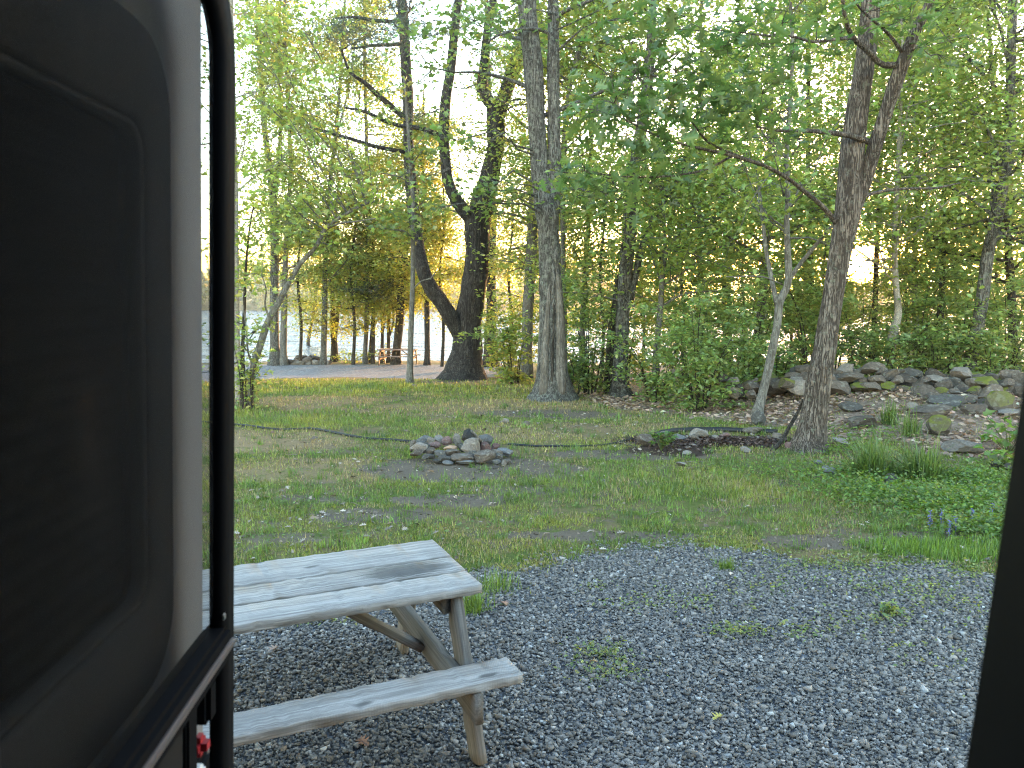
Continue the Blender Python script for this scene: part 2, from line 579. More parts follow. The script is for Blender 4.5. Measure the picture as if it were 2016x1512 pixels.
M['ground'] = mat_ground()
meg = mesh_np('ground', Vg, Fg, M['ground'], True)
X1, Y1 = Vg[:, 0], Vg[:, 1]
mask = (np.abs(X1) < 40) & (Y1 < 60) & (Y1 > -10)
zg, zl, zs, zd, zm, zr = (np.zeros(len(Vg)) for _ in range(6))
xm, ym = X1[mask], Y1[mask]
zg[mask] = z_gravel(xm, ym); zl[mask] = z_litter(xm, ym); zs[mask] = z_soil(xm, ym)
zd[mask] = z_dry(xm, ym); zm[mask] = z_mulch(xm, ym); zr[mask] = z_road(xm, ym)
for nm, cols in (('zone', (zg, zl, zs)), ('zone2', (zd, zm, zr))):
    a = meg.attributes.new(nm, 'FLOAT_COLOR', 'POINT')
    a.data.foreach_set('color', np.stack([*cols, np.ones(len(Vg))], 1).astype(np.float32).ravel())
ground = obj('ground', meg)
tag(ground, 'patchy lawn, gravel pad and leaf covered bank sloping to the lake', 'ground', kind='structure')


def mat_water():
    m, t = newmat('lake_water'); N = NT(t)
    a = N.noise(N.coord('Object', (0.5, 1.6, 1)), 0.9, 3, 0.6, 0.4)
    b = N.noise(N.coord('Object', (0.10, 0.38, 1)), 1.0, 3, 0.6)
    h = N.math('ADD', N.math('MULTIPLY', a, 0.35), b)
    nb = N.bump(h, 1.0, 0.8)
    gl = N.n('BsdfGlossy', inp={'Color': (0.36, 0.38, 0.43, 1), 'Roughness': 0.03, 'Normal': nb})
    df = N.n('BsdfDiffuse', inp={'Color': (0.03, 0.05, 0.06, 1)})
    N.out(N.n('MixShader', inp={0: 0.85, 1: df.outputs[0], 2: gl.outputs[0]}))
    return m


wv = np.array([[-540, 36, LAKE_Z], [540, 36, LAKE_Z], [540, 420, LAKE_Z], [-540, 420, LAKE_Z]])
lake = obj('lake', mesh_np('lake', wv, np.array([[0, 1, 2, 3]]), mat_water()))
tag(lake, 'rippled lake reflecting the pale sky behind the trees', 'lake', kind='structure')

# ------------------------------------------------------------------ the setting sun itself, seen low through the trees
def sun_disc():
    m, t = newmat('sun_surface'); N = NT(t)
    N.out(N.n('Emission', inp={'Color': (1.0, 0.62, 0.22, 1), 'Strength': 9.0}))
    bm = bmesh.new(); bmesh.ops.create_icosphere(bm, subdivisions=3, radius=13.5)
    me = bpy.data.meshes.new('setting_sun'); bm.to_mesh(me); bm.free(); me.materials.append(m)
    o = obj('setting_sun', me, None, Vector((0, 0, CAM_H)) + sdir * 1400)
    tag(o, 'low orange sun glowing through the gap beside the near oak', 'sun', kind='structure')


sun_disc()

# ------------------------------------------------------------------ leaves
OAK_H = [(0, 0), (.03, .12), (.24, .16), (.07, .30), (.38, .40), (.09, .52), (.46, .70), (.10, .72), (.17, .92), (0, 1.0)]
MAP_H = [(0, 0), (.30, .12), (.22, .30), (.50, .52), (.20, .60), (0, 1.0)]
SIM_H = [(0, 0), (.30, .42), (0, 1.0)]
HEX_H = [(0, 0), (.24, .22), (.27, .62), (0, 1.0)]


def leaf_template(half, fold=0.28, curl=0.25):
    r = np.array(half)
    mid = [0, len(r) - 1]
    V = [(x, y, fold * x - curl * y * y) for x, y in r] + [(-x, y, fold * x - curl * y * y) for x, y in r[1:-1]]
    k = len(r)
    F1 = list(range(k))
    F2 = [0] + [k - 1] + list(range(len(V) - 1, k - 1, -1))
    return np.array(V), np.array([F1, F2])


LT = {'oak': leaf_template(OAK_H), 'maple': leaf_template(MAP_H), 'simple': leaf_template(SIM_H), 'hex': leaf_template(HEX_H)}


def leaf_arrays(C, size, kind, rng, tilt=0.9, droop=0.25, flat=None):
    """C (n,3) attachment points -> V, F"""
    T, F = LT[kind]
    n = len(C); k = len(T)
    nrm = np.stack([rng.normal(0, tilt * 0.6, n), rng.normal(0, tilt * 0.6, n), np.ones(n)], 1)
    nrm /= np.linalg.norm(nrm, axis=1)[:, None]
    az = rng.uniform(0, 2 * np.pi, n)
    d = np.stack([np.cos(az), np.sin(az), -droop + rng.normal(0, 0.25, n)], 1)
    d -= nrm * (d * nrm).sum(1)[:, None]
    d /= np.linalg.norm(d, axis=1)[:, None]
    s = np.cross(d, nrm)
    sz = np.asarray(size)[:, None, None] * np.ones((n, 1, 1))
    V = C[:, None, :] + sz * (T[None, :, 0, None] * s[:, None, :] + T[None, :, 1, None] * d[:, None, :] + T[None, :, 2, None] * nrm[:, None, :])
    FF = (F[None] + (np.arange(n) * k)[:, None, None]).reshape(-1, F.shape[1])
    return V.reshape(-1, 3), FF, k


def tints(n, k, base, rng, var=0.25, yellow=0.12, ycol=(0.26, 0.22, 0.03)):
    b = np.tile(np.asarray(base, float), (n, 1))
    y = (rng.random(n) ** 6)[:, None] * 2.2 * yellow
    y = np.clip(y, 0, 0.9)
    b = b * (1 - y) + np.asarray(ycol) * y
    b *= np.exp(rng.normal(0, var, n))[:, None]
    b[:, 0] *= np.exp(rng.normal(0, 0.12, n))
    return np.repeat(np.clip(b, 0.005, 0.6), k, 0)


def in_view(C, m=350, top=-700):
    """points a step either side of the photograph's view could show"""
    d = C - np.array([0, 0, CAM_H])
    f = d[:, 1] * CT - d[:, 2] * ST
    u = d[:, 1] * ST + d[:, 2] * CT
    f = np.maximum(f, 0.1)
    px = 1008 + FPX * d[:, 0] / f
    py = 756 - FPX * u / f
    return (px > 300 - m) & (px < 2016 + m) & (py > top), py


def needle_arrays(C, size, rng, per=7, w=0.03):
    n = len(C)
    d = rng.normal(0, 1, (n, per, 3)); d[..., 2] = d[..., 2] * 0.7 + 0.15
    d /= np.linalg.norm(d, axis=2)[..., None]
    r = rng.normal(0, 1, (n, per, 3))
    s = np.cross(d, r); s /= np.linalg.norm(s, axis=2)[..., None]
    L = np.asarray(size)[:, None, None] * rng.uniform(.7, 1.1, (n, per, 1))
    a = C[:, None, :] - s * L * w * 1.2
    b = C[:, None, :] + s * L * w * 1.2
    e = C[:, None, :] + d * L
    V = np.stack([a, b, e], 2).reshape(-1, 3)
    F = np.arange(len(V)).reshape(-1, 3)
    return V, F, per * 3


def sun_gap(C, rng):
    """the opening in the canopy that lets the low sun through"""
    d = C - np.array([0, 0, CAM_H])
    az = np.degrees(np.arctan2(d[:, 0], d[:, 1])); el = np.degrees(np.arctan2(d[:, 2], np.hypot(d[:, 0], d[:, 1])))
    q = ((az - 24.3) / 1.5) ** 2 + ((el - 2.5) / 1.35) ** 2
    return rng.random(len(C)) > 0.97 * (1 - ss(0.5, 1.5, q)) * (C[:, 1] > 12)


def make_crown(name, C, parent, origin, size, kind, color, rng, tilt=0.9, droop=0.25, var=0.25, yellow=0.12, stuff=True, ycol=(0.26, 0.22, 0.03)):
    C = C[sun_gap(C, rng)]
    ok, py = in_view(C)
    C = C[ok]; py = py[ok]
    high = py < -160                       # crown above the frame: thinner, larger leaves, for its shade only
    keep = ~high | (rng.random(len(C)) < 0.3)
    C = C[keep]; high = high[keep]
    if len(C) == 0: return None
    sz = size * rng.uniform(0.65, 1.25, len(C)) * np.where(high, 1.7, 1.0)
    if kind == 'needle':
        V, F, k = needle_arrays(C, sz, rng)
        mat = M['needle']
    else:
        V, F, k = leaf_arrays(C, sz, kind, rng, tilt, droop)
        mat = M['leaf']
    me = mesh_np(name, V - np.asarray(origin), F, mat, False, tints(len(C), k, color, rng, var, yellow, ycol))
    o = obj(name, me, parent)
    if stuff: o['kind'] = 'stuff'
    return o


# ------------------------------------------------------------------ far shore wood
def far_shore():
    rng = np.random.default_rng(99)
    C, S = [], []
    for i in range(330):
        x = rng.uniform(-230, 330); y = rng.uniform(328, 372)
        h = rng.uniform(13, 25) * (1.0 + 0.2 * math.sin(x * 0.013 + 1)) * (1 - 0.62 * math.exp(-((x - 152) / 42) ** 2)); r = rng.uniform(3.0, 5.5)
        z0 = float(hgt(x, y))
        n = 190
        u = rng.random(n); th = rng.uniform(0, 6.283, n)
        prof = np.sin(np.pi * np.clip(u * 0.9 + 0.08, 0, 1)) ** 0.7
        rr = r * prof * np.sqrt(rng.random(n))
        C.append(np.stack([x + rr * np.cos(th), y + rr * np.sin(th), z0 + h * (0.05 + 0.95 * u)], 1))
    C = np.concatenate(C)
    V, F, k = leaf_arrays(C, rng.uniform(1.0, 2.4, len(C)), 'simple', rng, 1.6)
    me = mesh_np('far_wood', V, F, M['leaf'], False, tints(len(C), k, (0.075, 0.115, 0.040), rng, 0.3, 0.1))
    tag(obj('far_wood', me), 'low green wood along the far shore of the lake', 'wood', kind='stuff')


far_shore()

# ------------------------------------------------------------------ trees
SPR, OAK, YEL, PIN, SHR, MID = (0.220, 0.285, 0.088), (0.100, 0.160, 0.058), (0.28, 0.30, 0.065), (0.045, 0.072, 0.050), (0.205, 0.285, 0.105), (0.150, 0.215, 0.075)  # YEL puts the low sun's yellow into the leaf colour


def stem3d(st, D, step):
    P = np.array([at(s[0], s[1], D + (s[3] if len(s) > 3 else 0.0)) for s in st])
    dist = np.array([D + (s[3] if len(s) > 3 else 0.0) for s in st])
    R = np.array([s[2] for s in st]) * 0.5 * dist / FPX
    return smooth_path(P, R, step)


def grow(stems, rng, n, zlo, zhi, L, sub=4, elev=(0, 50), nl=12, spread=0.35, flat=0.4, thin=1.0, az=None, conif=False):
    """branches and twigs off the stems -> tubes, leaf points"""
    tubes, pts = [], []
    cand = []
    for P, R in stems:
        for i in range(len(P)):
            if zlo <= P[i, 2] <= zhi: cand.append((P[i], R[i]))
    if not cand: return tubes, np.zeros((0, 3))
    cand.sort(key=lambda c: c[0][2])
    for b in range(n):
        t = (b + rng.random()) / n
        p, r0 = cand[min(len(cand) - 1, int(t * len(cand)))]
        a = rng.uniform(0, 2 * np.pi) if az is None else rng.normal(az[0], az[1])
        e = math.radians(rng.uniform(*elev))
        hfac = 1.0 - 0.45 * ((p[2] - zlo) / max(0.1, zhi - zlo))
        ll = L * hfac * rng.uniform(0.6, 1.2)
        d = np.array([math.cos(a) * math.cos(e), math.sin(a) * math.cos(e), math.sin(e)])
        m = 7
        Q = [p]
        for k in range(m - 1):
            d = d + rng.normal(0, 0.20, 3) + np.array([0, 0, -0.03 if conif else 0.02])
            d /= np.linalg.norm(d)
            Q.append(Q[-1] + d * ll / (m - 1))
        Q = np.array(Q)
        rb = min(r0 * 0.45, 0.016 * ll + 0.006) * thin
        tubes.append((Q, np.linspace(rb, rb * 0.2, m)))
        tips = [Q[3:]]
        for s in range(sub):
            k = rng.integers(1, m)
            dd = Q[k] - Q[k - 1]; dd /= np.linalg.norm(dd)
            sd = np.cross(dd, [0, 0, 1]); sd /= np.linalg.norm(sd) + 1e-6
            ang = rng.uniform(0.5, 1.2) * (1 if s % 2 else -1)
            d2 = dd * math.cos(ang) + sd * math.sin(ang) + np.array([0, 0, rng.normal(0.05, 0.2)])
            d2 /= np.linalg.norm(d2)
            l2 = ll * rng.uniform(0.25, 0.5)
            q = [Q[k]]
            for _ in range(3):
                d2 = d2 + rng.normal(0, 0.22, 3); d2 /= np.linalg.norm(d2)
                q.append(q[-1] + d2 * l2 / 3)
            q = np.array(q)
            tubes.append((q, np.linspace(rb * 0.45, rb * 0.12, 4)))
            tips.append(q[1:])
        for T in tips:
            T = T + rng.normal(0, spread * 0.25, T.shape)
            c = np.repeat(T, nl, 0)
            pts.append(c + rng.normal(0, 1, c.shape) * np.array([spread, spread, spread * flat]))
    return tubes, np.concatenate(pts)


def twig_mesh(name, tubes, mat, parent, origin, sides=4):
    s = Soup()
    for P, R in tubes:
        V, F = tube(P, R, sides, cap=False)
        s.add(V, F)
    if s.n:
        return tag(obj(name, s.mesh(name, mat, True, origin), parent), kind='stuff')


def make_tree(name, label, bark, stems, D=None, top=None, crown=(), sprays=(), leaf=('maple', 0.12, SPR), group='trees of the lakeside wood', rough=0.18, flare=1.5, seed=0, sides=None, dsplit=None, cat='tree', tilt=0.9, yellow=0.12, fat=1.0):
    rng = np.random.default_rng(1000 + seed)
    base = stems[0][0]
    if D is None:
        D = ground_d(base[0], base[1])
    g = at(base[0], base[1], D)
    gz_ = float(hgt(g[0], g[1]))
    root = empty(name, (g[0], g[1], gz_), label, cat, group)
    org = np.array([g[0], g[1], gz_])
    all3 = []
    for k, st in enumerate(stems):
        near = D < 20
        step = 0.10 if near else 0.30
        P, R = stem3d(st, D, step)
        R = R * fat
        if k == 0:
            # root flare and a foot in the ground
            h = P[:, 2] - gz_
            r0 = R[min(len(R) - 1, max(2, int(0.7 / step)))]
            R = R * (1 + (flare - 1) * 0.6 * np.exp(-np.maximum(h, 0) / (0.9 * r0 + 0.06)))
            P = np.vstack([[P[0, 0], P[0, 1], gz_ - 0.25], P]); R = np.concatenate([[R[0] * 1.05], R])
            if P[1, 2] < gz_ - 0.2: P[0, 2] = P[1, 2] - 0.1
        if top and (k == 0 or (len(st[-1]) > 4 or st[-1][1] <= 5)):
            d = P[-1] - P[-4 if len(P) > 4 else 0]; d /= np.linalg.norm(d)
            d = d * 0.5 + np.array([0, 0, 0.6]); d /= np.linalg.norm(d)
            tz = gz_ + top * (1.0 if k == 0 else 0.9)
            if tz > P[-1, 2] + 0.5:
                m = 6
                ext = [P[-1]]
                for _ in range(m):
                    d = d + rng.normal(0, 0.06, 3); d /= np.linalg.norm(d)
                    ext.append(ext[-1] + d * (tz - P[-1, 2]) / m)
                P2, R2 = smooth_path(np.array(ext), np.linspace(R[-1], R[-1] * 0.25, m + 1), step * 2)
                P = np.vstack([P, P2[1:]]); R = np.concatenate([R, R2[1:]])
        all3.append((P, R))
        sd = sides or (26 if D < 13 else 20 if D < 20 else 12)
        if k: sd = max(6, int(sd * (0.75 if R[0] > 0.06 else 0.4)))
        V, F = tube(P, R, sd, rough if R[0] > 0.03 else rough * 0.5, seed * 7 + k)
        o = obj('trunk' if k == 0 else 'limb', mesh_np('trunk' if k == 0 else 'limb', V - org, F, bark, True), root)
    tubes, pts = [], []
    for c in crown:
        c = dict(c)
        src = all3 if 'on' not in c else [all3[i] for i in c.pop('on')]
        if 'pz' in c:
            a, b = c.pop('pz'); c['zlo'] = at(base[0], a, D)[2]; c['zhi'] = at(base[0], b, D)[2]
        tb, pp = grow(src, rng, **c)
        tubes += tb; pts.append(pp)
    for sp in sprays:
        px, py, dD, r, n = sp[:5]
        c = at(px, py, D + dD)
        # twig from the nearest stem point
        best = None
        for P, R in all3:
            dd = np.linalg.norm(P - c, axis=1) + 0.6 * np.maximum(0, P[:, 2] - c[2])
            i = int(dd.argmin())
            if best is None or dd[i] < best[0]: best = (dd[i], P[i], R[i])
        a = best[1]; l = np.linalg.norm(c - a)
        mid = [a + (c - a) * t + rng.normal(0, 0.05 * l, 3) * math.sin(math.pi * t) + np.array([0, 0, 0.08 * l * math.sin(math.pi * t)]) for t in (0, .25, .5, .75, 1.0)]
        tubes.append((np.array(mid), np.linspace(min(best[2] * 0.5, 0.010 * l + 0.004), 0.003, 5)))
        for s in range(4):
            dv = rng.normal(0, 1, 3) * np.array([r, r, r * 0.5])
            tubes.append((np.array([mid[3], c + dv * 0.4, c + dv]), np.array([0.005, 0.004, 0.002])))
        pts.append(c + rng.normal(0, 1, (n, 3)) * np.array([r, r, r * 0.55]))
    if tubes: twig_mesh('twigs', tubes, bark, root, org)
    if pts:
        C = np.concatenate(pts)
        kind, size, col = leaf
        if dsplit:
            C = dsplit(C, root, rng, size, col)
        make_crown('crown', C, root, org, size, kind, col, rng, tilt=tilt, yellow=yellow)
    return root, all3, D


def own_leaves(C, root, rng, size, col, nmax=300):
    """the leaves that show largest: each an object, sharing a few meshes"""
    T, F = LT['oak']
    metas = []
    for k in range(6):
        c = np.array(col) * rng.uniform(0.7, 1.3) * np.array([rng.uniform(.85, 1.15), 1, 1])
        V = T.copy(); V[:, 2] += -0.12 * np.abs(V[:, 0]) * k / 3 + 0.1 * math.sin(k) * V[:, 1] ** 2
        metas.append(mesh_np('leaf', V, F, M['leaf'], False, np.tile(c, (len(V), 1))))
    ok, py = in_view(C, -300, -30)
    d = np.where(ok, C[:, 1], 1e9)
    # largest in the photograph = nearest to the camera, spread over the front of the crown
    idx = np.argsort(d)[:nmax * 2]
    rng.shuffle(idx); idx = idx[:nmax]
    idx = idx[d[idx] < 1e8]
    org = np.array(root.location)
    for i in idx:
        o = bpy.data.objects.new('leaf', metas[int(rng.integers(6))])
        s = size * rng.uniform(0.8, 1.3)
        o.location = C[i] - org
        o.rotation_euler = (rng.normal(-0.25, 0.55), rng.normal(0, 0.55), rng.uniform(0, 6.283))
        o.scale = (s, s, s)
        link(o, root)
    return np.delete(C, idx, 0)


# -- the near oak at the right, forked, branches reaching towards the camera
make_tree('oak_tree', 'nearest forked oak with furrowed bark, stick leaning on its foot', M['oak_bark'], [
    [(1592, 886, 62), (1598, 850, 52), (1606, 790, 47), (1625, 680, 42), (1640, 580, 40), (1655, 490, 42), (1668, 420, 48), (1674, 340, 44), (1684, 250, 42), (1700, 140, 38), (1711, 50, 34), (1716, -40, 31)],
    [(1672, 430, 30), (1700, 360, 28), (1722, 292, 26, -.1), (1745, 220, 24, -.2), (1762, 165, 26, -.25), (1778, 122, 24, -.3), (1800, 66, 20, -.35), (1826, 14, 17, -.4), (1850, -50, 14, -.5)],
    [(1648, 440, 12), (1618, 405, 9.5, -.15), (1585, 378, 8.5, -.3), (1552, 352, 7.5, -.5), (1505, 326, 6.5, -.7), (1450, 306, 5.5, -1.0), (1395, 280, 4.2, -1.3), (1362, 240, 3.4, -1.6)],
    [(1505, 326, 7, -.7), (1440, 306, 6, -1.2), (1370, 290, 5, -1.7), (1300, 270, 4, -2.2), (1230, 235, 3, -2.6)],
    [(1440, 308, 5, -1.0), (1385, 335, 4.5, -1.2), (1310, 347, 4, -1.5), (1235, 348, 3, -1.8), (1160, 340, 2, -2.0)],
    [(1716, 282, 12), (1690, 272, 11, -.2), (1655, 264, 9, -.4), (1600, 258, 8, -.7), (1545, 258, 6, -1.0), (1490, 250, 4, -1.3)],
    [(1764, 128, 12, -.3), (1735, 126, 11, -.5), (1705, 98, 10, -.7), (1678, 72, 9, -.9), (1664, 36, 8, -1.1), (1658, -10, 6, -1.3)],
    [(1678, 74, 8, -.9), (1640, 78, 6, -1.2), (1600, 82, 5, -1.5), (1560, 72, 4.5, -1.8), (1510, 70, 4, -2.1), (1460, 64, 3, -2.4)],
    [(1780, 108, 8, -.3), (1752, 70, 6, -.5), (1730, 50, 5, -.7), (1690, 12, 4, -1.0), (1670, -30, 3, -1.2)],
    [(1690, 392, 9), (1720, 380, 7, .2), (1770, 372, 5, .5), (1840, 370, 4, .8), (1890, 360, 2.5, 1.1)],
], top=9.5, flare=1.55, rough=0.12, seed=1, leaf=('oak', 0.175, OAK), dsplit=own_leaves, tilt=1.0, yellow=0.06,
    sprays=[(1200, 190, -2.4, .28, 40), (1255, 225, -2.5, .28, 44), (1240, 130, -2.3, .22, 26), (1320, 205, -2.2, .30, 46), (1330, 130, -2.2, .25, 30), (1385, 190, -2.1, .28, 46),
             (1440, 170, -2.0, .25, 40), (1470, 220, -1.8, .25, 34), (1395, 250, -1.6, .25, 34), (1300, 290, -2.0, .22, 26), (1160, 215, -2.5, .2, 22), (1150, 335, -2.0, .22, 30), (1210, 355, -1.8, .25, 32),
             (1280, 365, -1.6, .25, 26), (1120, 345, -2.1, .13, 12), (1345, 330, -1.4, .2, 20), (1250, 60, -2.3, .22, 22), (1300, 40, -2.3, .25, 26), (1370, 60, -2.3, .25, 28), (1440, 40, -2.2, .25, 28), (1480, 90, -2.2, .25, 28),
             (1540, 40, -1.9, .25, 28), (1560, 110, -1.7, .25, 24), (1610, 30, -1.5, .25, 26), (1660, 60, -1.2, .22, 20), (1720, 20, -1.0, .25, 26), (1790, 40, -.9, .22, 26), (1850, 20, -.9, .2, 22), (1830, 90, -.6, .2, 14),
             (1500, 170, -1.6, .22, 20), (1560, 200, -1.4, .22, 16), (1520, 270, -1.3, .2, 14), (1580, 280, -1.0, .2, 12), (1870, 120, .4, .2, 14), (1230, 270, -2.4, .2, 18), (1190, 130, -2.3, .2, 16), (1420, 100, -2.2, .25, 22)],
    crown=[dict(n=10, zlo=6.5, zhi=9.5, L=2.6, nl=6, spread=.3)])

# -- twin-stem grey tree with a hollow at its foot
make_tree('hollow_tree', 'grey lichened tree splitting into two upright stems above a hollow foot', M['grey_bark'], [
    [(1090, 786, 74), (1090, 760, 62), (1088, 700, 54), (1086, 620, 49), (1083, 547, 46), (1080, 463, 42), (1076, 410, 46), (1064, 350, 34), (1057, 250, 34), (1050, 140, 35), (1039, 28, 35), (1034, -60, 33)],
    [(1087, 420, 30), (1091, 350, 27), (1091, 278, 25), (1089, 139, 23), (1089, 28, 21), (1090, -60, 19)],
    [(1086, 68, 7), (1060, 58, 7, -.2), (1020, 58, 6, -.4), (985, 68, 5, -.7), (960, 82, 3, -.9)],
    [(1092, 60, 10), (1104, 28, 8, -.2), (1140, 10, 7, -.4), (1185, -8, 5, -.6)],
    [(1104, 375, 8), (1130, 372, 6, -.3), (1180, 380, 4, -.6), (1215, 392, 3, -.9)],
], top=12, flare=1.75, rough=0.14, seed=2, leaf=('maple', 0.15, MID), tilt=1.0,
    sprays=[(960, 30, -1.2, .35, 45), (900, 60, -1.5, .4, 60), (860, 40, -1.6, .35, 51), (985, 15, -1, .3, 30), (1140, 20, -.8, .4, 36), (860, 265, -1.6, .3, 39), (895, 270, -1.6, .25, 30), (930, 375, -1.4, .3, 42), (980, 365, -1.2, .35, 51),
             (960, 400, -1.2, .3, 36), (1140, 390, -.8, .4, 39), (1190, 380, -1.0, .4, 30), (1010, 380, -.9, .25, 21), (830, 350, -1.5, .3, 30), (850, 410, -1.5, .3, 39), (800, 80, -1.4, .4, 39), (845, 120, -1.3, .35, 30)],
    crown=[dict(n=12, zlo=6, zhi=12, L=3.2, nl=7, spread=.4)])
_hd = ground_d(1090, 786)

# -- the big old pine
make_tree('pine_tree', 'massive old dark pine forking low beside the far gravel road', M['pine_bark'], [
    [(916, 747, 95), (917, 730, 74), (919, 690, 58), (921, 640, 52), (929, 600, 51), (936, 540, 48), (940, 491, 47), (938, 440, 52), (948, 400, 46), (964, 350, 38), (974, 300, 34), (976, 236, 36), (968, 205, 24), (949, 178, 21), (955, 110, 18), (962, 42, 16), (975, -20, 14)],
    [(910, 668, 30, -.1), (897, 640, 31, -.2), (873, 600, 31, -.3), (848, 566, 30, -.3), (834, 536, 27, -.3), (826, 500, 25, -.2), (819, 455, 23), (811, 390, 23, .2), (804, 280, 21, .4), (803, 194, 21, .6), (797, 90, 20, .8), (792, 10, 19, .9), (788, -60, 17, 1.0)],
    [(932, 435, 26, -.1), (905, 405, 24, -.3), (884, 362, 21, -.4), (874, 280, 21, -.4), (878, 194, 20, -.4), (887, 139, 19, -.4), (894, 69, 17, -.4), (903, -10, 14, -.4)],
    [(978, 235, 28, .1), (996, 180, 28, .2), (1014, 125, 26, .3), (1032, 70, 23, .5), (1042, 0, 20, .8)],
    [(801, 236, 11, .5), (775, 213, 11, .2), (745, 188, 10), (717, 162, 8, -.3), (690, 143, 6, -.6), (672, 100, 4, -.9)],
    [(868, 268, 10, -.4), (830, 253, 9, -.7), (795, 249, 8, -.9), (762, 240, 7, -1.2), (720, 220, 6, -1.5), (680, 212, 4, -1.8)],
    [(800, 300, 8, .3), (735, 287, 8, -.2), (690, 273, 7, -.6), (650, 262, 6, -1.0), (610, 250, 3, -1.4)],
    [(803, 42, 9, .8), (770, 42, 8, .4), (735, 40, 7, 0), (700, 34, 5, -.4), (660, 36, 3, -.8)],
    [(806, 84, 8, .8), (770, 88, 7, .4), (730, 90, 6, 0), (690, 96, 4, -.4)],
    [(985, 226, 6), (1010, 208, 5, -.2), (1040, 206, 4, -.4)],
    [(944, 400, 7, -.5), (915, 423, 6, -.7), (905, 420, 4, -.8)],
], top=18, flare=1.25, rough=0.16, seed=3, leaf=('needle', 0.20, PIN), yellow=0.0,
    crown=[dict(n=14, pz=(330, -100), L=2.6, sub=5, nl=4, spread=.22, flat=.35, elev=(-10, 25), on=[0, 2, 3], conif=True), dict(n=7, pz=(60, -120), L=3.4, sub=6, nl=8, spread=.25, flat=.3, elev=(-5, 15), on=[1], conif=True)],
    sprays=[(740, 75, -2, .45, 260), (690, 60, -2.3, .4, 180), (770, 60, -1.8, .4, 200), (720, 110, -2.2, .35, 140), (640, 60, -2.5, .35, 120), (820, 45, -1.4, .35, 140), (760, 20, .3, .5, 80), (850, 330, -.4, .3, 30), (760, 300, 0, .3, 40), (790, 350, .2, .3, 40)])

# -- dark straight tree right of the hollow tree
make_tree('dark_tree', 'straight dark scarred trunk standing just right of the hollow tree', M['dark_lichen_bark'], [
    [(1222, 782, 44), (1221, 745, 32), (1224, 650, 27), (1232, 540, 26), (1240, 440, 25), (1244, 380, 24), (1252, 310, 22), (1265, 240, 22), (1277, 150, 20), (1283, 60, 16), (1286, -40, 14)],
    [(1242, 590, 13), (1262, 495, 13, .1), (1282, 440, 12, .2), (1312, 388, 11, .3), (1338, 345, 9, .4), (1352, 290, 7, .5)],
    [(1244, 395, 9), (1228, 378, 7, -.2), (1200, 372, 5, -.4), (1160, 385, 3, -.6)],
    [(1272, 160, 6), (1300, 125, 5, -.3), (1340, 100, 4, -.6)],
], top=11, flare=1.5, rough=0.2, seed=4, leaf=('maple', 0.14, SPR), crown=[dict(n=22, pz=(420, -150), L=2.6, sub=4, nl=7, spread=.33)], sprays=[(1150, 420, -.5, .4, 40), (1330, 420, .3, .4, 40), (1180, 480, -.3, .35, 26)])

# -- slim grey leaning tree left of the near oak
make_tree('slender_tree', 'slender pale grey tree leaning right, forking beside the near oak', M['smooth_bark'], [
    [(1490, 816, 22), (1497, 790, 18), (1510, 738, 17), (1520, 690, 16), (1530, 640, 15), (1535, 595, 15), (1552, 550, 14), (1549, 450, 11), (1551, 380, 10), (1549, 300, 9), (1556, 190, 8), (1560, 90, 7), (1556, 0, 6)],
    [(1530, 600, 11), (1518, 545, 9, .1), (1508, 490, 8, .2), (1500, 420, 7, .3), (1490, 330, 5, .5)],
    [(1553, 552, 10), (1572, 524, 9, -.1), (1598, 492, 8, -.2), (1628, 456, 6, -.4), (1660, 420, 4, -.6)],
    [(1540, 560, 3), (1500, 545, 3, -.4), (1430, 545, 2, -.8)],
], top=8, flare=1.3, rough=0.1, seed=5, leaf=('maple', 0.12, SPR), crown=[dict(n=26, pz=(480, -120), L=2.0, sub=4, nl=7, spread=.3)])

# -- slim upright in front of the pine's left limb
make_tree('young_tree', 'thin pale upright trunk with a white stone at its foot, before the pine', M['smooth_bark'], [
    [(806, 756, 17), (807, 730, 13), (809, 660, 11), (811, 600, 10), (813, 547, 9), (813, 460, 9), (814, 400, 9), (809, 350, 7), (805, 278, 6), (799, 200, 5), (795, 150, 4)],
    [(812, 570, 3), (830, 553, 3, -.2), (848, 548, 2.5, -.3), (858, 535, 2, -.4)],
    [(813, 466, 4), (795, 455, 4, -.2), (770, 452, 3, -.3), (720, 445, 2, -.5)],
], flare=1.3, rough=0.08, seed=6, leaf=('maple', 0.16, MID), crown=[dict(n=12, pz=(470, 200), L=1.6, sub=3, nl=6, spread=.3)],
    sprays=[(830, 425, -.3, .25, 24), (850, 400, -.3, .25, 20), (770, 345, 0, .3, 24), (840, 300, -.2, .25, 18), (700, 340, 0, .35, 30), (650, 320, 0, .35, 30)])

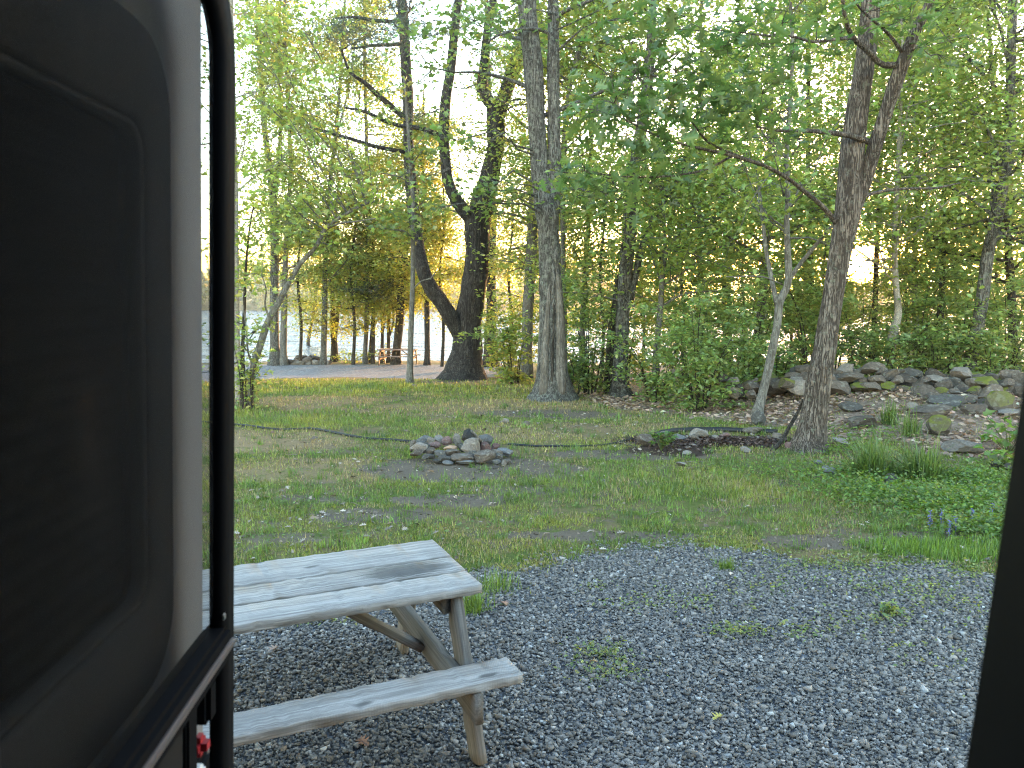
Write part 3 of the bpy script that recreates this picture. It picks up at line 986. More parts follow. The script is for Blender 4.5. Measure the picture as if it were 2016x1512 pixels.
# -- curved leaning tree at the left
make_tree('leaning_tree', 'thin lichened tree bowing right in a long arch, beside the open door', M['smooth_bark'], [
    [(491, 800, 13), (494, 760, 11), (499, 720, 12), (513, 678, 14), (529, 630, 13), (548, 597, 12), (566, 562, 10), (585, 528, 9), (603, 506, 8), (622, 486, 8), (640, 452, 8), (663, 432, 7), (692, 415, 6), (720, 401, 5), (745, 396, 3)],
    [(640, 452, 5), (668, 440, 4, -.2), (700, 436, 3, -.4), (740, 430, 2, -.6)],
    [(530, 628, 4), (522, 600, 4, -.1), (524, 570, 3, -.2), (515, 540, 2, -.3)],
    [(498, 722, 5), (488, 690, 4), (484, 640, 3), (478, 600, 2)],
], flare=1.2, rough=0.08, seed=7, leaf=('maple', 0.13, SPR), tilt=1.0,
    sprays=[(500, 540, -.3, .35, 76), (560, 440, -.3, .4, 95), (620, 400, -.3, .4, 87), (690, 380, -.3, .4, 87), (740, 390, -.3, .3, 57), (500, 420, -.5, .4, 95), (480, 340, -.5, .4, 76), (540, 350, -.5, .4, 87), (520, 250, -.8, .4, 76), (600, 290, -.6, .4, 76),
             (500, 180, -.9, .4, 76), (570, 210, -.9, .35, 57), (640, 480, -.2, .3, 45), (480, 560, -.3, .25, 45), (500, 690, 0, .2, 34), (480, 730, 0, .2, 34), (510, 740, 0, .18, 19), (600, 470, -.3, .3, 49), (680, 340, -.4, .35, 49), (520, 60, -1, .45, 80), (600, 90, -.8, .45, 70), (560, 140, -.9, .4, 60), (640, 170, -.6, .4, 60), (490, 100, -1, .4, 60), (650, 250, -.5, .35, 50), (580, 20, -.8, .45, 60), (660, 20, -.5, .4, 40), (740, 340, -.2, .35, 40)],
    crown=[])
make_tree('leaf_sapling', 'dark thin sapling right beside the open door frame', M['dark_bark'], [
    [(477, 800, 9), (476, 740, 8), (478, 680, 7), (481, 610, 6), (484, 530, 5), (490, 460, 4), (500, 400, 3)],
    [(478, 690, 3), (500, 655, 2, .2), (520, 640, 1.5, .4)],
], flare=1.2, rough=0.08, seed=8, leaf=('maple', 0.11, SPR), crown=[dict(n=9, pz=(720, 400), L=1.0, sub=3, nl=6, spread=.2)])
make_tree('edge_birch', 'pale trunk half hidden behind the black screen door post', M['birch_bark'], [
    [(470, 770, 14), (466, 640, 11), (465, 500, 10), (464, 380, 10), (461, 250, 9), (458, 120, 8), (455, 0, 8)]],
    D=17, top=13, flare=1.4, rough=0.06, seed=9, leaf=('maple', 0.13, SPR), crown=[dict(n=14, pz=(480, -150), L=2.4, sub=4, nl=6, spread=.35)])

# -- the row along the shore
SH = dict(n=20, sub=4, nl=30, spread=.48)
shore = [
    ('birch_tree', 'pale mottled trunk, stoutest of the left shore row, left of the far fire ring', 'grey_bark', [[(541, 719, 26), (541, 685, 19), (540, 600, 17), (540, 547, 17), (541, 449, 17), (533, 347, 13), (523, 270, 11), (516, 190, 10), (510, 83, 9), (505, -10, 8)], [(538, 420, 8), (548, 330, 8, .2), (552, 240, 7, .4), (548, 120, 6, .5), (552, 0, 5, .6)]], 16, (590, -100), SPR),
    ('grey_birch', 'olive grey trunk close behind the pale mottled shore trunk', 'smooth_bark', [[(558, 719, 18), (558, 685, 14), (559, 620, 13), (561, 540, 11), (565, 450, 9), (572, 330, 8), (566, 190, 7), (560, 60, 6), (562, -20, 5)]], 15, (580, 0), SPR),
    ('crooked_sapling', 'thin crooked dark stem rising behind the far fire ring', 'dark_bark', [[(607, 705, 8), (607, 670, 7), (612, 644, 6), (619, 605, 6), (622, 570, 5), (630, 520, 4), (628, 470, 3)]], None, (650, 470), YEL),
    ('spotted_tree', 'lichen spotted straight trunk at the right of the far fire ring', 'grey_bark', [[(637, 718, 16), (637, 690, 12), (639, 630, 12), (640, 547, 10), (644, 463, 9), (650, 361, 8), (661, 264, 7), (669, 167, 6), (676, 60, 5), (680, -20, 4)], [(660, 270, 5), (676, 220, 4), (690, 150, 3), (700, 80, 3)]], 15, (580, 0), SPR),
    ('twin_tree', 'black trunk dividing into two close stems above the shore plants', 'dark_bark', [[(659, 712, 17), (658, 680, 13), (656, 640, 11), (655, 590, 9), (656, 530, 8), (660, 440, 6), (668, 350, 5)], [(659, 672, 8), (664, 630, 8, .1), (667, 585, 7, .2), (670, 520, 5, .2)]], None, (600, 350), SPR),
    ('shore_tree', 'slim straight brown trunk standing left of the far picnic table', 'grey_bark', [[(719, 716, 12), (719, 690, 9), (722, 630, 9), (723, 519, 8), (725, 422, 8), (722, 300, 7), (719, 170, 6), (717, 60, 5), (716, -20, 4)]], 15, (580, 0), SPR),
    ('thin_sapling', 'very thin dark stem touching the slim trunk left of the far table', 'dark_bark', [[(727, 714, 7), (729, 680, 5), (733, 630, 5), (736, 590, 4), (740, 520, 3)]], None, (640, 500), YEL),
    ('bent_sapling', 'thin dark stem directly behind the left end of the far table', 'dark_bark', [[(765, 714, 9), (765, 690, 7), (765, 616, 7), (766, 519, 6), (764, 440, 4)], [(768, 660, 4), (775, 630, 4), (772, 600, 3)]], None, (640, 440), YEL),
    ('table_tree', 'thick dark trunk leaning right behind the far picnic table', 'dark_bark', [[(780, 717, 22), (781, 690, 17), (787, 630, 16), (790, 580, 15), (792, 540, 14), (797, 495, 13), (803, 430, 10), (806, 340, 9)], [(792, 505, 6), (782, 480, 5), (770, 455, 4)], [(794, 500, 6), (812, 470, 5), (818, 430, 4)]], 12, (600, 250), YEL),
    ('straight_pine', 'straight dark trunk alone right of the far picnic table', 'pine_bark', [[(841, 719, 15), (841, 690, 11), (840, 602, 10), (836, 491, 9), (834, 420, 8), (833, 330, 6), (834, 220, 5)]], 13, (600, 250), YEL),
]
for k, (nm, lab, bk, st, tp, pz, col) in enumerate(shore):
    make_tree(nm, lab, M[bk], st, top=tp, flare=1.3, rough=0.12, seed=20 + k, leaf=('simple', 0.155, col), yellow=0.15,
              crown=[dict(SH, pz=pz, L=2.8 if tp else 2.2, n=30 if tp else 16)], group='trees along the near shore')
make_tree('shore_pine', 'dark pine trunk close behind the massive old pine', M['pine_bark'], [
    [(966, 722, 34), (965, 699, 26), (966, 640, 21), (967, 602, 19), (968, 520, 18), (969, 435, 16), (968, 340, 14), (965, 240, 12), (960, 120, 10), (958, 0, 8)]],
    top=19, flare=1.4, seed=40, leaf=('needle', 0.22, PIN), yellow=0, crown=[dict(n=30, pz=(520, -60), L=2.8, sub=5, nl=6, spread=.3, flat=.3, elev=(-10, 20), conif=True)], group='trees along the near shore')
make_tree('understory_pine', 'low spreading young pine with dark layered boughs by the water', M['pine_bark'], [
    [(734, 716, 8), (735, 660, 8), (735, 600, 7), (734, 540, 6), (735, 480, 4), (735, 430, 3)]],
    flare=1.3, seed=41, leaf=('needle', 0.26, (0.03, 0.05, 0.028)), yellow=0, crown=[dict(n=18, pz=(610, 440), L=2.6, sub=5, nl=5, spread=.26, flat=.25, elev=(-10, 10), conif=True)], group='trees along the near shore')

# -- woods behind and at the right
woods = [
    ('grey_tree', 'smooth grey trunk half hidden behind the left of the hollow tree', 'smooth_bark', 27, [[(1037, 725, 26), (1037, 680, 22), (1040, 600, 21), (1046, 500, 21), (1050, 420, 20), (1056, 330, 18), (1060, 200, 15)]], 14, (560, -50), SPR),
    ('tree_snag', 'short thick brown snag close behind the dark scarred trunk', 'dark_bark', 19, [[(1200, 738, 22), (1202, 700, 20), (1206, 650, 18), (1212, 600, 15), (1216, 540, 10)]], None, None, SPR),
    ('arching_tree', 'branching young tree with spreading arms above the middle bushes', 'smooth_bark', 18, [[(1290, 740, 13), (1292, 690, 12), (1300, 610, 11), (1304, 540, 10), (1309, 500, 9), (1306, 420, 7), (1302, 340, 5)], [(1306, 560, 5), (1340, 540, 4, .2), (1400, 495, 4, .5), (1440, 480, 3, .8)], [(1309, 505, 8), (1335, 460, 7, .2), (1352, 425, 6, .3), (1370, 380, 5, .5)], [(1306, 600, 4), (1350, 578, 4, -.2), (1420, 572, 3, -.4)]], 7, (620, 250), SPR),
    ('crooked_oak', 'dark crooked oak with elbow branches against bright sky, mid distance', 'dark_bark', 30, [[(1432, 735, 22), (1432, 640, 19), (1430, 560, 17), (1436, 500, 17), (1440, 475, 17), (1434, 430, 12), (1430, 380, 10), (1425, 300, 8)], [(1440, 480, 12), (1452, 450, 12), (1462, 420, 10), (1475, 395, 9), (1480, 340, 7)], [(1430, 458, 9), (1405, 447, 9), (1385, 452, 7), (1365, 440, 5)]], 12, (540, 50), SPR),
    ('plain_tree', 'grey trunk rising behind the slender leaning tree', 'smooth_bark', 19, [[(1487, 745, 24), (1490, 680, 20), (1497, 630, 18), (1504, 550, 15), (1508, 470, 14), (1511, 400, 12), (1515, 300, 10), (1520, 160, 8)]], 11, (520, -100), SPR),
    ('white_birch', 'pale peeling birch leaning right behind the stone wall', 'birch_bark', 17.5, [[(1748, 745, 22), (1752, 713, 19), (1758, 660, 17), (1768, 616, 14), (1764, 560, 11), (1761, 491, 10), (1764, 408, 9), (1770, 300, 8), (1775, 150, 6)]], 10, (560, -80), SPR),
    ('lichen_tree', 'stout lichened trunk leaning right near the right edge behind the wall', 'grey_bark', 17, [[(1905, 755, 32), (1913, 700, 26), (1932, 602, 23), (1944, 505, 21), (1962, 420, 20), (1978, 340, 20), (1988, 250, 19), (1990, 120, 17), (1994, 0, 15)], [(1975, 350, 9), (1995, 320, 8), (2020, 290, 7)]], 11, (520, -120), SPR),
    ('shadow_tree', 'thin dark trunk midway between the birch and the lichened trunk', 'dark_bark', 22, [[(1848, 745, 17), (1850, 650, 13), (1855, 547, 12), (1856, 450, 10), (1860, 330, 9), (1858, 150, 7)]], 12, (580, -80), SPR),
    ('sun_tree', 'thin dark trunk just right of the setting sun', 'dark_bark', 24, [[(1722, 735, 12), (1722, 640, 11), (1724, 560, 10), (1727, 470, 9), (1730, 380, 8), (1738, 250, 7), (1742, 80, 5)]], 12, (450, -80), SPR),
    ('back_tree', 'slim trunk rising between the dark scarred trunk and the hollow tree', 'smooth_bark', 25, [[(1146, 738, 13), (1146, 660, 11), (1150, 560, 10), (1158, 450, 9), (1162, 330, 8), (1168, 150, 7)]], 13, (600, -100), SPR),
    ('right_tree', 'dark trunk farthest right, hard against the door jamb', 'dark_bark', 20, [[(1998, 745, 20), (1994, 650, 16), (1990, 560, 15), (1982, 450, 13), (1975, 380, 12)]], 11, (600, -80), SPR),
    ('rear_tree', 'slim grey trunk seen above the middle of the stone wall', 'smooth_bark', 23, [[(1805, 740, 13), (1803, 640, 11), (1800, 520, 10), (1806, 380, 9), (1800, 200, 7), (1806, 60, 6)]], 12, (600, -80), SPR),
    ('ridge_tree', 'thin trunk in the thicket between slender tree and near oak', 'dark_bark', 26, [[(1602, 735, 12), (1600, 640, 10), (1596, 520, 10), (1590, 380, 9), (1592, 200, 8), (1588, 40, 6)]], 13, (600, -80), SPR),
    ('thicket_tree', 'slim pale trunk right of the arching young tree', 'smooth_bark', 28, [[(1370, 735, 11), (1372, 640, 10), (1378, 520, 9), (1376, 380, 8), (1382, 200, 7), (1380, 40, 6)]], 14, (600, -80), SPR),
    ('upper_tree', 'long bare pale limb leaning right beyond the hollow tree', 'smooth_bark', 24, [[(1112, 735, 12), (1110, 600, 11), (1108, 420, 10), (1110, 300, 10), (1120, 180, 10), (1142, 90, 9), (1165, 40, 8), (1190, -20, 7)], [(1128, 150, 6), (1150, 90, 6, .2), (1190, 50, 5, .4), (1215, 20, 4, .6)]], None, (420, 0), SPR),
]
for k, (px, D, lab, col) in enumerate([
        (1095, 29, 'leafy sapling behind the hollow tree, right side', SPR), (1185, 23, 'leafy sapling right behind the short brown snag', SPR), (1265, 29, 'leafy sapling right of the dark scarred trunk, far back', SPR),
        (1345, 24, 'leafy sapling between arching tree and crooked oak', SPR), (1465, 26, 'leafy sapling between crooked oak and slender tree', SPR), (1555, 29, 'leafy sapling far behind the slender tree fork', SPR),
        (1625, 24, 'leafy sapling directly behind the near oak trunk', SPR), (1785, 26, 'leafy sapling behind the peeling birch, right side', SPR), (1885, 26, 'leafy sapling left of the stout lichened trunk', SPR), (1965, 25, 'leafy sapling behind the stout lichened trunk', SPR),
        (1005, 33, 'leafy sapling by the water right of the old pine', YEL), (870, 36, 'yellowish sapling by the water left of the old pine', YEL), (590, 37, 'yellowish sapling behind the far fire ring', YEL), (695, 37, 'yellowish sapling left of the slim brown shore trunk', YEL), (750, 38, 'yellowish sapling behind the far table', YEL)]):
    woods.append(('sapling', lab, 'dark_bark', D, [[(px, 728, 7), (px + 3, 640, 6), (px - 4, 540, 5), (px + 5, 430, 4), (px, 340, 2.5)]], None, (655, 345), col))

for k, (nm, lab, bk, D, st, tp, pz, col) in enumerate(woods):
    make_tree(nm, lab, M[bk], st, D=D, top=tp, flare=1.3, rough=0.13, seed=60 + k, leaf=('hex' if D < 21 else 'simple', 0.12 if D < 21 else 0.15, col), yellow=0.12,
              crown=[dict(n=36, pz=pz, L=3.0, sub=4, nl=15 if D < 21 else 20, spread=.5) if nm != 'sapling' else dict(n=17, pz=pz, L=1.9, sub=4, nl=17, spread=.42, elev=(-10, 30))] if pz else [], group='trees of the wood behind the stone wall')

# ------------------------------------------------------------------ bushes
def make_bush(label, px, py, D, h, w, n, col, seed, size=0.075, kind='hex', group='leafy bushes under the trees', stems=9):
    rng = np.random.default_rng(3000 + seed)
    g = at(px, py, D); z = float(hgt(g[0], g[1])); org = np.array([g[0], g[1], z])
    root = empty('bush', org, label, 'bush', group)
    tubes, pts = [], []
    for s in range(stems):
        a = rng.uniform(0, 6.283); r = w * 0.5 * math.sqrt(rng.uniform(0.1, 1)); hh = h * rng.uniform(0.55, 1.05)
        e = org + np.array([r * math.cos(a), r * math.sin(a), hh])
        b = org + np.array([0.12 * math.cos(a), 0.12 * math.sin(a), -0.05])
        m = b * 0.5 + e * 0.5 + np.array([-0.2 * r * math.cos(a), -0.2 * r * math.sin(a), 0.1 * hh]) + rng.normal(0, .05, 3)
        P, R = smooth_path(np.array([b, m, e]), np.array([0.012 * h ** .5, 0.009, 0.003]), 0.25)
        tubes.append((P, R))
        for k in range(7):
            i = rng.integers(len(P) // 7, len(P))
            d = np.array([rng.normal(), rng.normal(), rng.normal(0.1, .25)]); d /= np.linalg.norm(d)
            l = w * rng.uniform(0.12, 0.3)
            q = np.array([P[i], P[i] + d * l * .5 + rng.normal(0, .03, 3), P[i] + d * l])
            tubes.append((q, np.array([.005, .004, .002])))
            nn = max(1, n // (stems * 7))
            t = rng.random((nn, 1)) ** .6
            pts.append(P[i] + d * l * t + rng.normal(0, 1, (nn, 3)) * np.array([.13, .13, .05]))
    twig_mesh('stems', tubes, M['dark_bark'], root, org, 4)
    make_crown('foliage', np.concatenate(pts), root, org, size * 1.15, kind, col, rng, tilt=0.75, yellow=0.12)


bushes = [
    ('broad green bush filling the middle, right of the dark scarred trunk', 1375, 792, 15.0, 2.6, 3.0, 3600, SHR),
    ('low green bush at the foot of the dark scarred trunk, right side', 1290, 778, 16.5, 1.7, 2.2, 1800, SHR),
    ('tall bush between the dark scarred trunk and the hollow tree', 1160, 762, 18.5, 3.0, 2.2, 2600, SHR),
    ('low leafy bush right at the hollow tree, behind its foot', 1128, 765, 18.0, 1.3, 1.6, 1200, SHR),
    ('bush between the old pine and the hollow tree', 1015, 740, 23, 2.6, 2.6, 1900, SPR),
    ('yellowish bush right of the old pine near the water', 1000, 725, 31, 2.6, 3.6, 1400, YEL),
    ('tall airy bush behind the slender leaning tree', 1470, 770, 17.5, 3.4, 3.4, 3600, SHR),
    ('bush hidden behind the near oak, above the left wall stones', 1600, 752, 18.0, 3.2, 3.0, 3200, SHR),
    ('bush behind the wall, directly under the setting sun', 1690, 745, 18.5, 3.0, 3.0, 3200, SHR),
    ('bush behind the wall between birch and thin dark trunk', 1800, 745, 18.5, 3.3, 3.2, 3400, SHR),
    ('bush behind the wall, left of the lichened trunk', 1880, 748, 18.0, 3.0, 3.0, 3000, SHR),
    ('bush behind the wall at the far right', 1975, 755, 17.5, 3.2, 3.0, 3000, SHR),
    ('taller back bush in the thicket above the middle bush', 1400, 742, 21.5, 4.2, 4.0, 3600, SHR),
    ('taller back bush behind the near oak', 1560, 738, 23, 4.0, 4.5, 3400, SPR),
    ('back bush beyond the birch, catching the low sun', 1770, 735, 25, 3.8, 5.0, 3000, SPR),
    ('back bush beyond the right edge of the wall', 1940, 738, 24, 4.2, 5.0, 3000, SPR),
    ('back bush beyond the dark scarred trunk', 1230, 735, 26, 3.6, 4.5, 2600, YEL),
    ('sunlit bush by the water beyond the middle bush', 1330, 728, 33, 3.6, 6.0, 2400, YEL),
    ('sunlit bush by the water beyond the hollow tree', 1090, 725, 34, 3.4, 4.5, 2000, YEL),
    ('low bush behind the left end of the wall stones', 1530, 765, 17.2, 1.3, 2.2, 1500, SHR),
    ('low bush right behind the wall under the birch', 1740, 758, 17.0, 1.2, 2.4, 1500, SHR),
    ('low bush right behind the wall, middle of its length', 1840, 758, 17.0, 1.3, 2.4, 1500, SHR),
    ('low bush right behind the wall at its right end', 1950, 760, 16.8, 1.3, 2.4, 1500, SHR),
    ('low bush hiding the wall end beside the broad middle bush', 1440, 772, 16.6, 1.4, 2.2, 1500, SHR),
    ('back thicket left of the setting sun', 1640, 735, 28, 4.2, 5.0, 2600, SPR),
    ('back thicket right of the setting sun', 1850, 735, 29, 4.4, 6.0, 2800, SPR),
    ('thin sprigs around the foot of the leaning tree by the door', 486, 795, 15.2, 1.3, 0.7, 260, SPR),
]
for k, (lab, px, py, D, h, w, n, col) in enumerate(bushes):
    make_bush(lab, px, py, D, h, w, n, col, k, size=0.085 if D < 20 else 0.13, kind='hex' if D < 19 else 'simple')
# green plants on the bank by the far table
make_bush('low green plants on the bank left of the far picnic table', 690, 716, 38.2, 0.5, 3.0, 420, SPR, 90, size=.13, kind='simple', group='shore plants')
make_bush('small pale bush peeking over the left end of the far table', 752, 712, 38.8, 1.0, 0.9, 160, SPR, 91, size=.12, kind='simple', group='shore plants')

# ------------------------------------------------------------------ hollow in the twin tree's foot: bare wood lips round a dark strip for the split's shade
def hollow():
    root = bpy.data.objects['hollow_tree']
    org = np.array(root.location)
    r = 0.5 * 56 * _hd / FPX
    for pts, nm in (([(1071, 776, 20), (1072, 720, 17), (1075, 660, 13), (1079, 600, 8), (1082, 560, 3)], 'bare_wood'),
                    ([(1104, 776, 22), (1104, 720, 20), (1103, 660, 18), (1102, 610, 15), (1099, 560, 10), (1097, 535, 3)], 'bare_wood'),
                    ([(1087, 770, 7), (1088, 700, 5), (1090, 640, 4), (1091, 600, 2)], 'split_shade')):  # last one: dark tube put in for the shade inside the split
        P = np.array([at(a, b, _hd - r * (0.92 if nm == 'bare_wood' else 1.06) * (1.08 if b > 740 else 1 if b > 680 else .90)) for a, b, w in pts])
        R = np.array([w for a, b, w in pts]) * .5 * _hd / FPX
        P, R = smooth_path(P, R, .08)
        V, F = tube(P, R, 12, .25, 5)
        obj(nm, mesh_np(nm, V - org, F, M['dead_wood'] if nm == 'bare_wood' else M['dark_bark'], True), root)
    # thin wire tied round the foot
    ang = np.linspace(0, 2 * np.pi, 25)
    c = at(1090, 758, _hd)
    P = np.stack([c[0] + 1.12 * r * np.cos(ang), c[1] + 1.12 * r * np.sin(ang), c[2] + .02 * np.sin(3 * ang)], 1)
    V, F = tube(P, np.full(25, .006), 5)
    obj('wire', mesh_np('wire', V - org, F, mat_plain('wire', (.3, .3, .29), .4, .6), True), root)


hollow()

# ------------------------------------------------------------------ rocks
def rock_mesh(name, mat, seed, sub=2, cuts=9, flat=1.0, tight=0.62):
    rng = np.random.default_rng(seed)
    bm = bmesh.new()
    bmesh.ops.create_icosphere(bm, subdivisions=sub, radius=1.0)
    V = np.array([v.co[:] for v in bm.verts])
    for _ in range(cuts):
        d = rng.normal(0, 1, 3); d /= np.linalg.norm(d)
        lim = rng.uniform(tight, 0.85)
        s = V @ d
        over = s > lim
        V[over] -= np.outer((s[over] - lim) * 0.92, d)
    V += 0.05 * rng.normal(0, 1, V.shape) * (0.4 if sub > 2 else 0.7)
    V /= np.abs(V).max(0)
    for v, c in zip(bm.verts, V): v.co = c
    me = bpy.data.meshes.new(name)
    bm.to_mesh(me); bm.free()
    me.materials.append(mat)
    return me


ROCKS = {}


def rock_var(key, k, sub=2):
    kk = (key, k, sub)
    if kk not in ROCKS: ROCKS[kk] = rock_mesh('stone', M[key], hash(key) % 1 + 17 * k + len(key), sub, cuts=10 + k % 5, tight=0.34 + 0.06 * (k % 4))
    return ROCKS[kk]


def put_rock(name, parent, px, py, w, h, D, mat='rock', deep=0.8, seed=0, sub=2, tilt=0.25, org=None):
    """stone whose centre shows at px,py; w,h its size in photograph pixels"""
    rng = np.random.default_rng(500 + seed)
    s = D / FPX
    c = at(px, py, D)
    o = bpy.data.objects.new(name, rock_var(mat, int(rng.integers(7)), sub))
    o.location = c - (org if org is not None else 0)
    o.scale = (w * s * .54, max(w * deep, h * .8) * s * .52, h * s * .56)
    o.rotation_euler = (rng.normal(0, tilt * .5), rng.normal(0, tilt * .4), rng.normal(0, .25))
    return link(o, parent)


def zoomed(l, ox, oy, f):
    return [(ox + a / f, oy + b / f, c / f, d / f, *r) for a, b, c, d, *r in l]


# -- the tumbled stone wall
wall = [
    (150, 250, 200, 90), (320, 235, 170, 95, 'rock_pale'), (550, 225, 230, 105, 'rock'), (330, 320, 270, 105), (260, 410, 240, 120), (130, 340, 140, 120), (60, 400, 150, 130), (-40, 330, 170, 120), (-60, 220, 170, 100), (-150, 400, 190, 120, 'rock_pale'),
    (-200, 300, 150, 70), (-250, 370, 130, 90, 'rock_moss'), (430, 400, 190, 70, 'rock_moss'), (560, 390, 200, 70), (620, 330, 180, 80), (720, 280, 170, 90), (800, 340, 120, 90), (900, 310, 190, 70), (980, 270, 200, 80, 'rock_dark'),
    (1160, 270, 150, 95), (1140, 322, 170, 60, 'rock_pale'), (1050, 340, 150, 60), (1260, 370, 160, 95), (1280, 325, 90, 35, 'rock_pale'), (1420, 285, 215, 115, 'rock_pale'), (1410, 390, 160, 95), (1340, 340, 120, 70, 'rock_dark'), (1530, 360, 140, 80), (1620, 365, 230, 95, 'rock_moss'),
    (1840, 365, 150, 80), (1890, 285, 200, 125), (1940, 405, 180, 120), (1700, 300, 110, 60, 'rock_dark'), (880, 420, 160, 90, 'rock_moss'), (1080, 440, 200, 140), (1250, 450, 140, 80, 'rock_moss'), (1550, 440, 120, 80, 'rock_moss'), (1690, 460, 210, 150), (1790, 430, 160, 70, 'rock_moss'),
    (1820, 560, 260, 200, 'rock_moss'), (1490, 510, 190, 90), (1240, 535, 330, 100, 'rock_dark'), (1150, 500, 170, 90), (1130, 640, 340, 110), (960, 590, 110, 80, 'rock_pale'), (1560, 610, 250, 120), (700, 400, 140, 80, 'rock_moss'), (480, 330, 90, 60), (2010, 330, 180, 150), (2060, 440, 220, 160), (1350, 440, 120, 60),
    (660, 250, 110, 70), (820, 260, 110, 60), (1010, 400, 110, 70), (400, 250, 100, 70, 'rock_dark'), (200, 330, 100, 80, 'rock_dark'), (1460, 430, 100, 70), (1650, 540, 110, 90), (1600, 300, 120, 60),
]
WORG = at(1780, 800, 14.6); WORG[2] = float(hgt(WORG[0], WORG[1]))
wroot = empty('stone_wall', WORG, 'tumbled old fieldstone wall of grey mossy boulders along the leafy bank', 'stone wall')
for k, (px, py, w, h, *r) in enumerate(zoomed(wall, 1600, 680, 4.846)):
    D = np.interp(py, [722, 735, 752, 766], [16.0, 15.6, 15.0, 14.6]) if py < 760 else min(15.0, ground_d(px, py + h * .35))
    put_rock('stone', wroot, px, py, w * 1.16, h * 1.22, D, r[0] if r else 'rock', seed=k, org=WORG)
# hidden heart of the wall, so that it stands on the ground
for k in range(46):
    px = 1440 + k * 14.5
    D = 16.0 + RNG.uniform(-.3, .5)
    put_rock('stone', wroot, px, 752 + RNG.uniform(-10, 16) + (6 if px < 1560 else 0), RNG.uniform(34, 60), RNG.uniform(22, 36), D, ['rock', 'rock_dark', 'rock_moss'][k % 3], seed=900 + k, org=WORG)
# left tail of the wall under the bushes
for k, (px, py, w, h, *r) in enumerate(zoomed([(1030, 195, 100, 85), (1120, 225, 110, 60, 'rock_pale'), (1140, 330, 150, 120, 'rock_moss'), (1280, 350, 120, 85), (1550, 260, 160, 95), (1690, 270, 180, 140, 'rock_pale'), (1720, 150, 170, 95, 'rock_dark'), (1640, 190, 120, 60), (580, 140, 70, 50, 'rock_pale')], 1200, 700, 4.58)):
    put_rock('stone', wroot, px, py, w, h, np.interp(py, [730, 780], [16.2, 14.3]), r[0] if r else 'rock', seed=700 + k, org=WORG)

# -- loose boulders on the bank, each by itself
loose = [
    (380, 590, 260, 95, 'rock_dark', 'low dark boulder in leaves, first right of the near oak'),
    (430, 735, 310, 140, 'rock', 'rounded grey boulder with grass around it, right of the near oak'),
    (250, 915, 150, 60, 'rock_pale', 'small flat pale stone by the right side of the oak foot'),
    (150, 1195, 150, 85, 'rock_slate', 'blue grey flat stone in the grass below the oak'),
    (50, 1120, 110, 60, 'rock_slate', 'half sunk stone just right of the oak roots'),
    (1230, 775, 260, 190, 'rock_moss', 'mossy wedge shaped boulder standing up in the dead leaves'),
    (1440, 975, 330, 130, 'rock_pale', 'smooth pale rounded boulder low in the dead leaves at right'),
    (1780, 1150, 230, 85, 'rock_dark', 'dark flat stone beside the right door jamb'),
    (740, 1275, 140, 95, 'rock_dark', 'dark stone between the two sedge clumps'),
    (1080, 1060, 200, 80, 'rock', 'low grey stone behind the right sedge clump'),
    (1850, 640, 230, 60, 'rock_pale', 'flat stone above the broad leaves at the right edge'),
]
for k, (px, py, w, h, mt, lab) in enumerate(zoomed(loose, 1600, 680, 4.846)):
    D = ground_d(px, py + h * .38)
    o = put_rock('boulder', None, px, py, w, h * 1.1, D, mt, seed=200 + k, sub=3)
    tag(o, lab, 'boulder', 'loose boulders on the bank')
for k, (px, py, w, h, mt, lab) in enumerate([
    (1497, 826, 34, 30, 'rock_dark', 'dark knobbly rock at the foot of the slender leaning tree'), (1486, 846, 44, 18, 'rock', 'wide flat grey rock behind the mulch bed edging'),
    (815, 759, 14, 7, 'rock_pale', 'small white stone at the foot of the thin upright tree'), (995, 828, 16, 10, 'rock_pale', 'angular grey stone on the lawn behind the fire ring'),
    (1037, 833, 13, 9, 'rock_pale', 'pale pebble on the lawn right of the angular stone'), (538, 851, 9, 5, 'rock_red', 'small brown stone below the hose at left')]):
    D = ground_d(px, py + h * .4)
    tag(put_rock('boulder', None, px, py, w, h, D, mt, seed=240 + k, sub=3), lab, 'boulder', 'loose stones on the lawn')

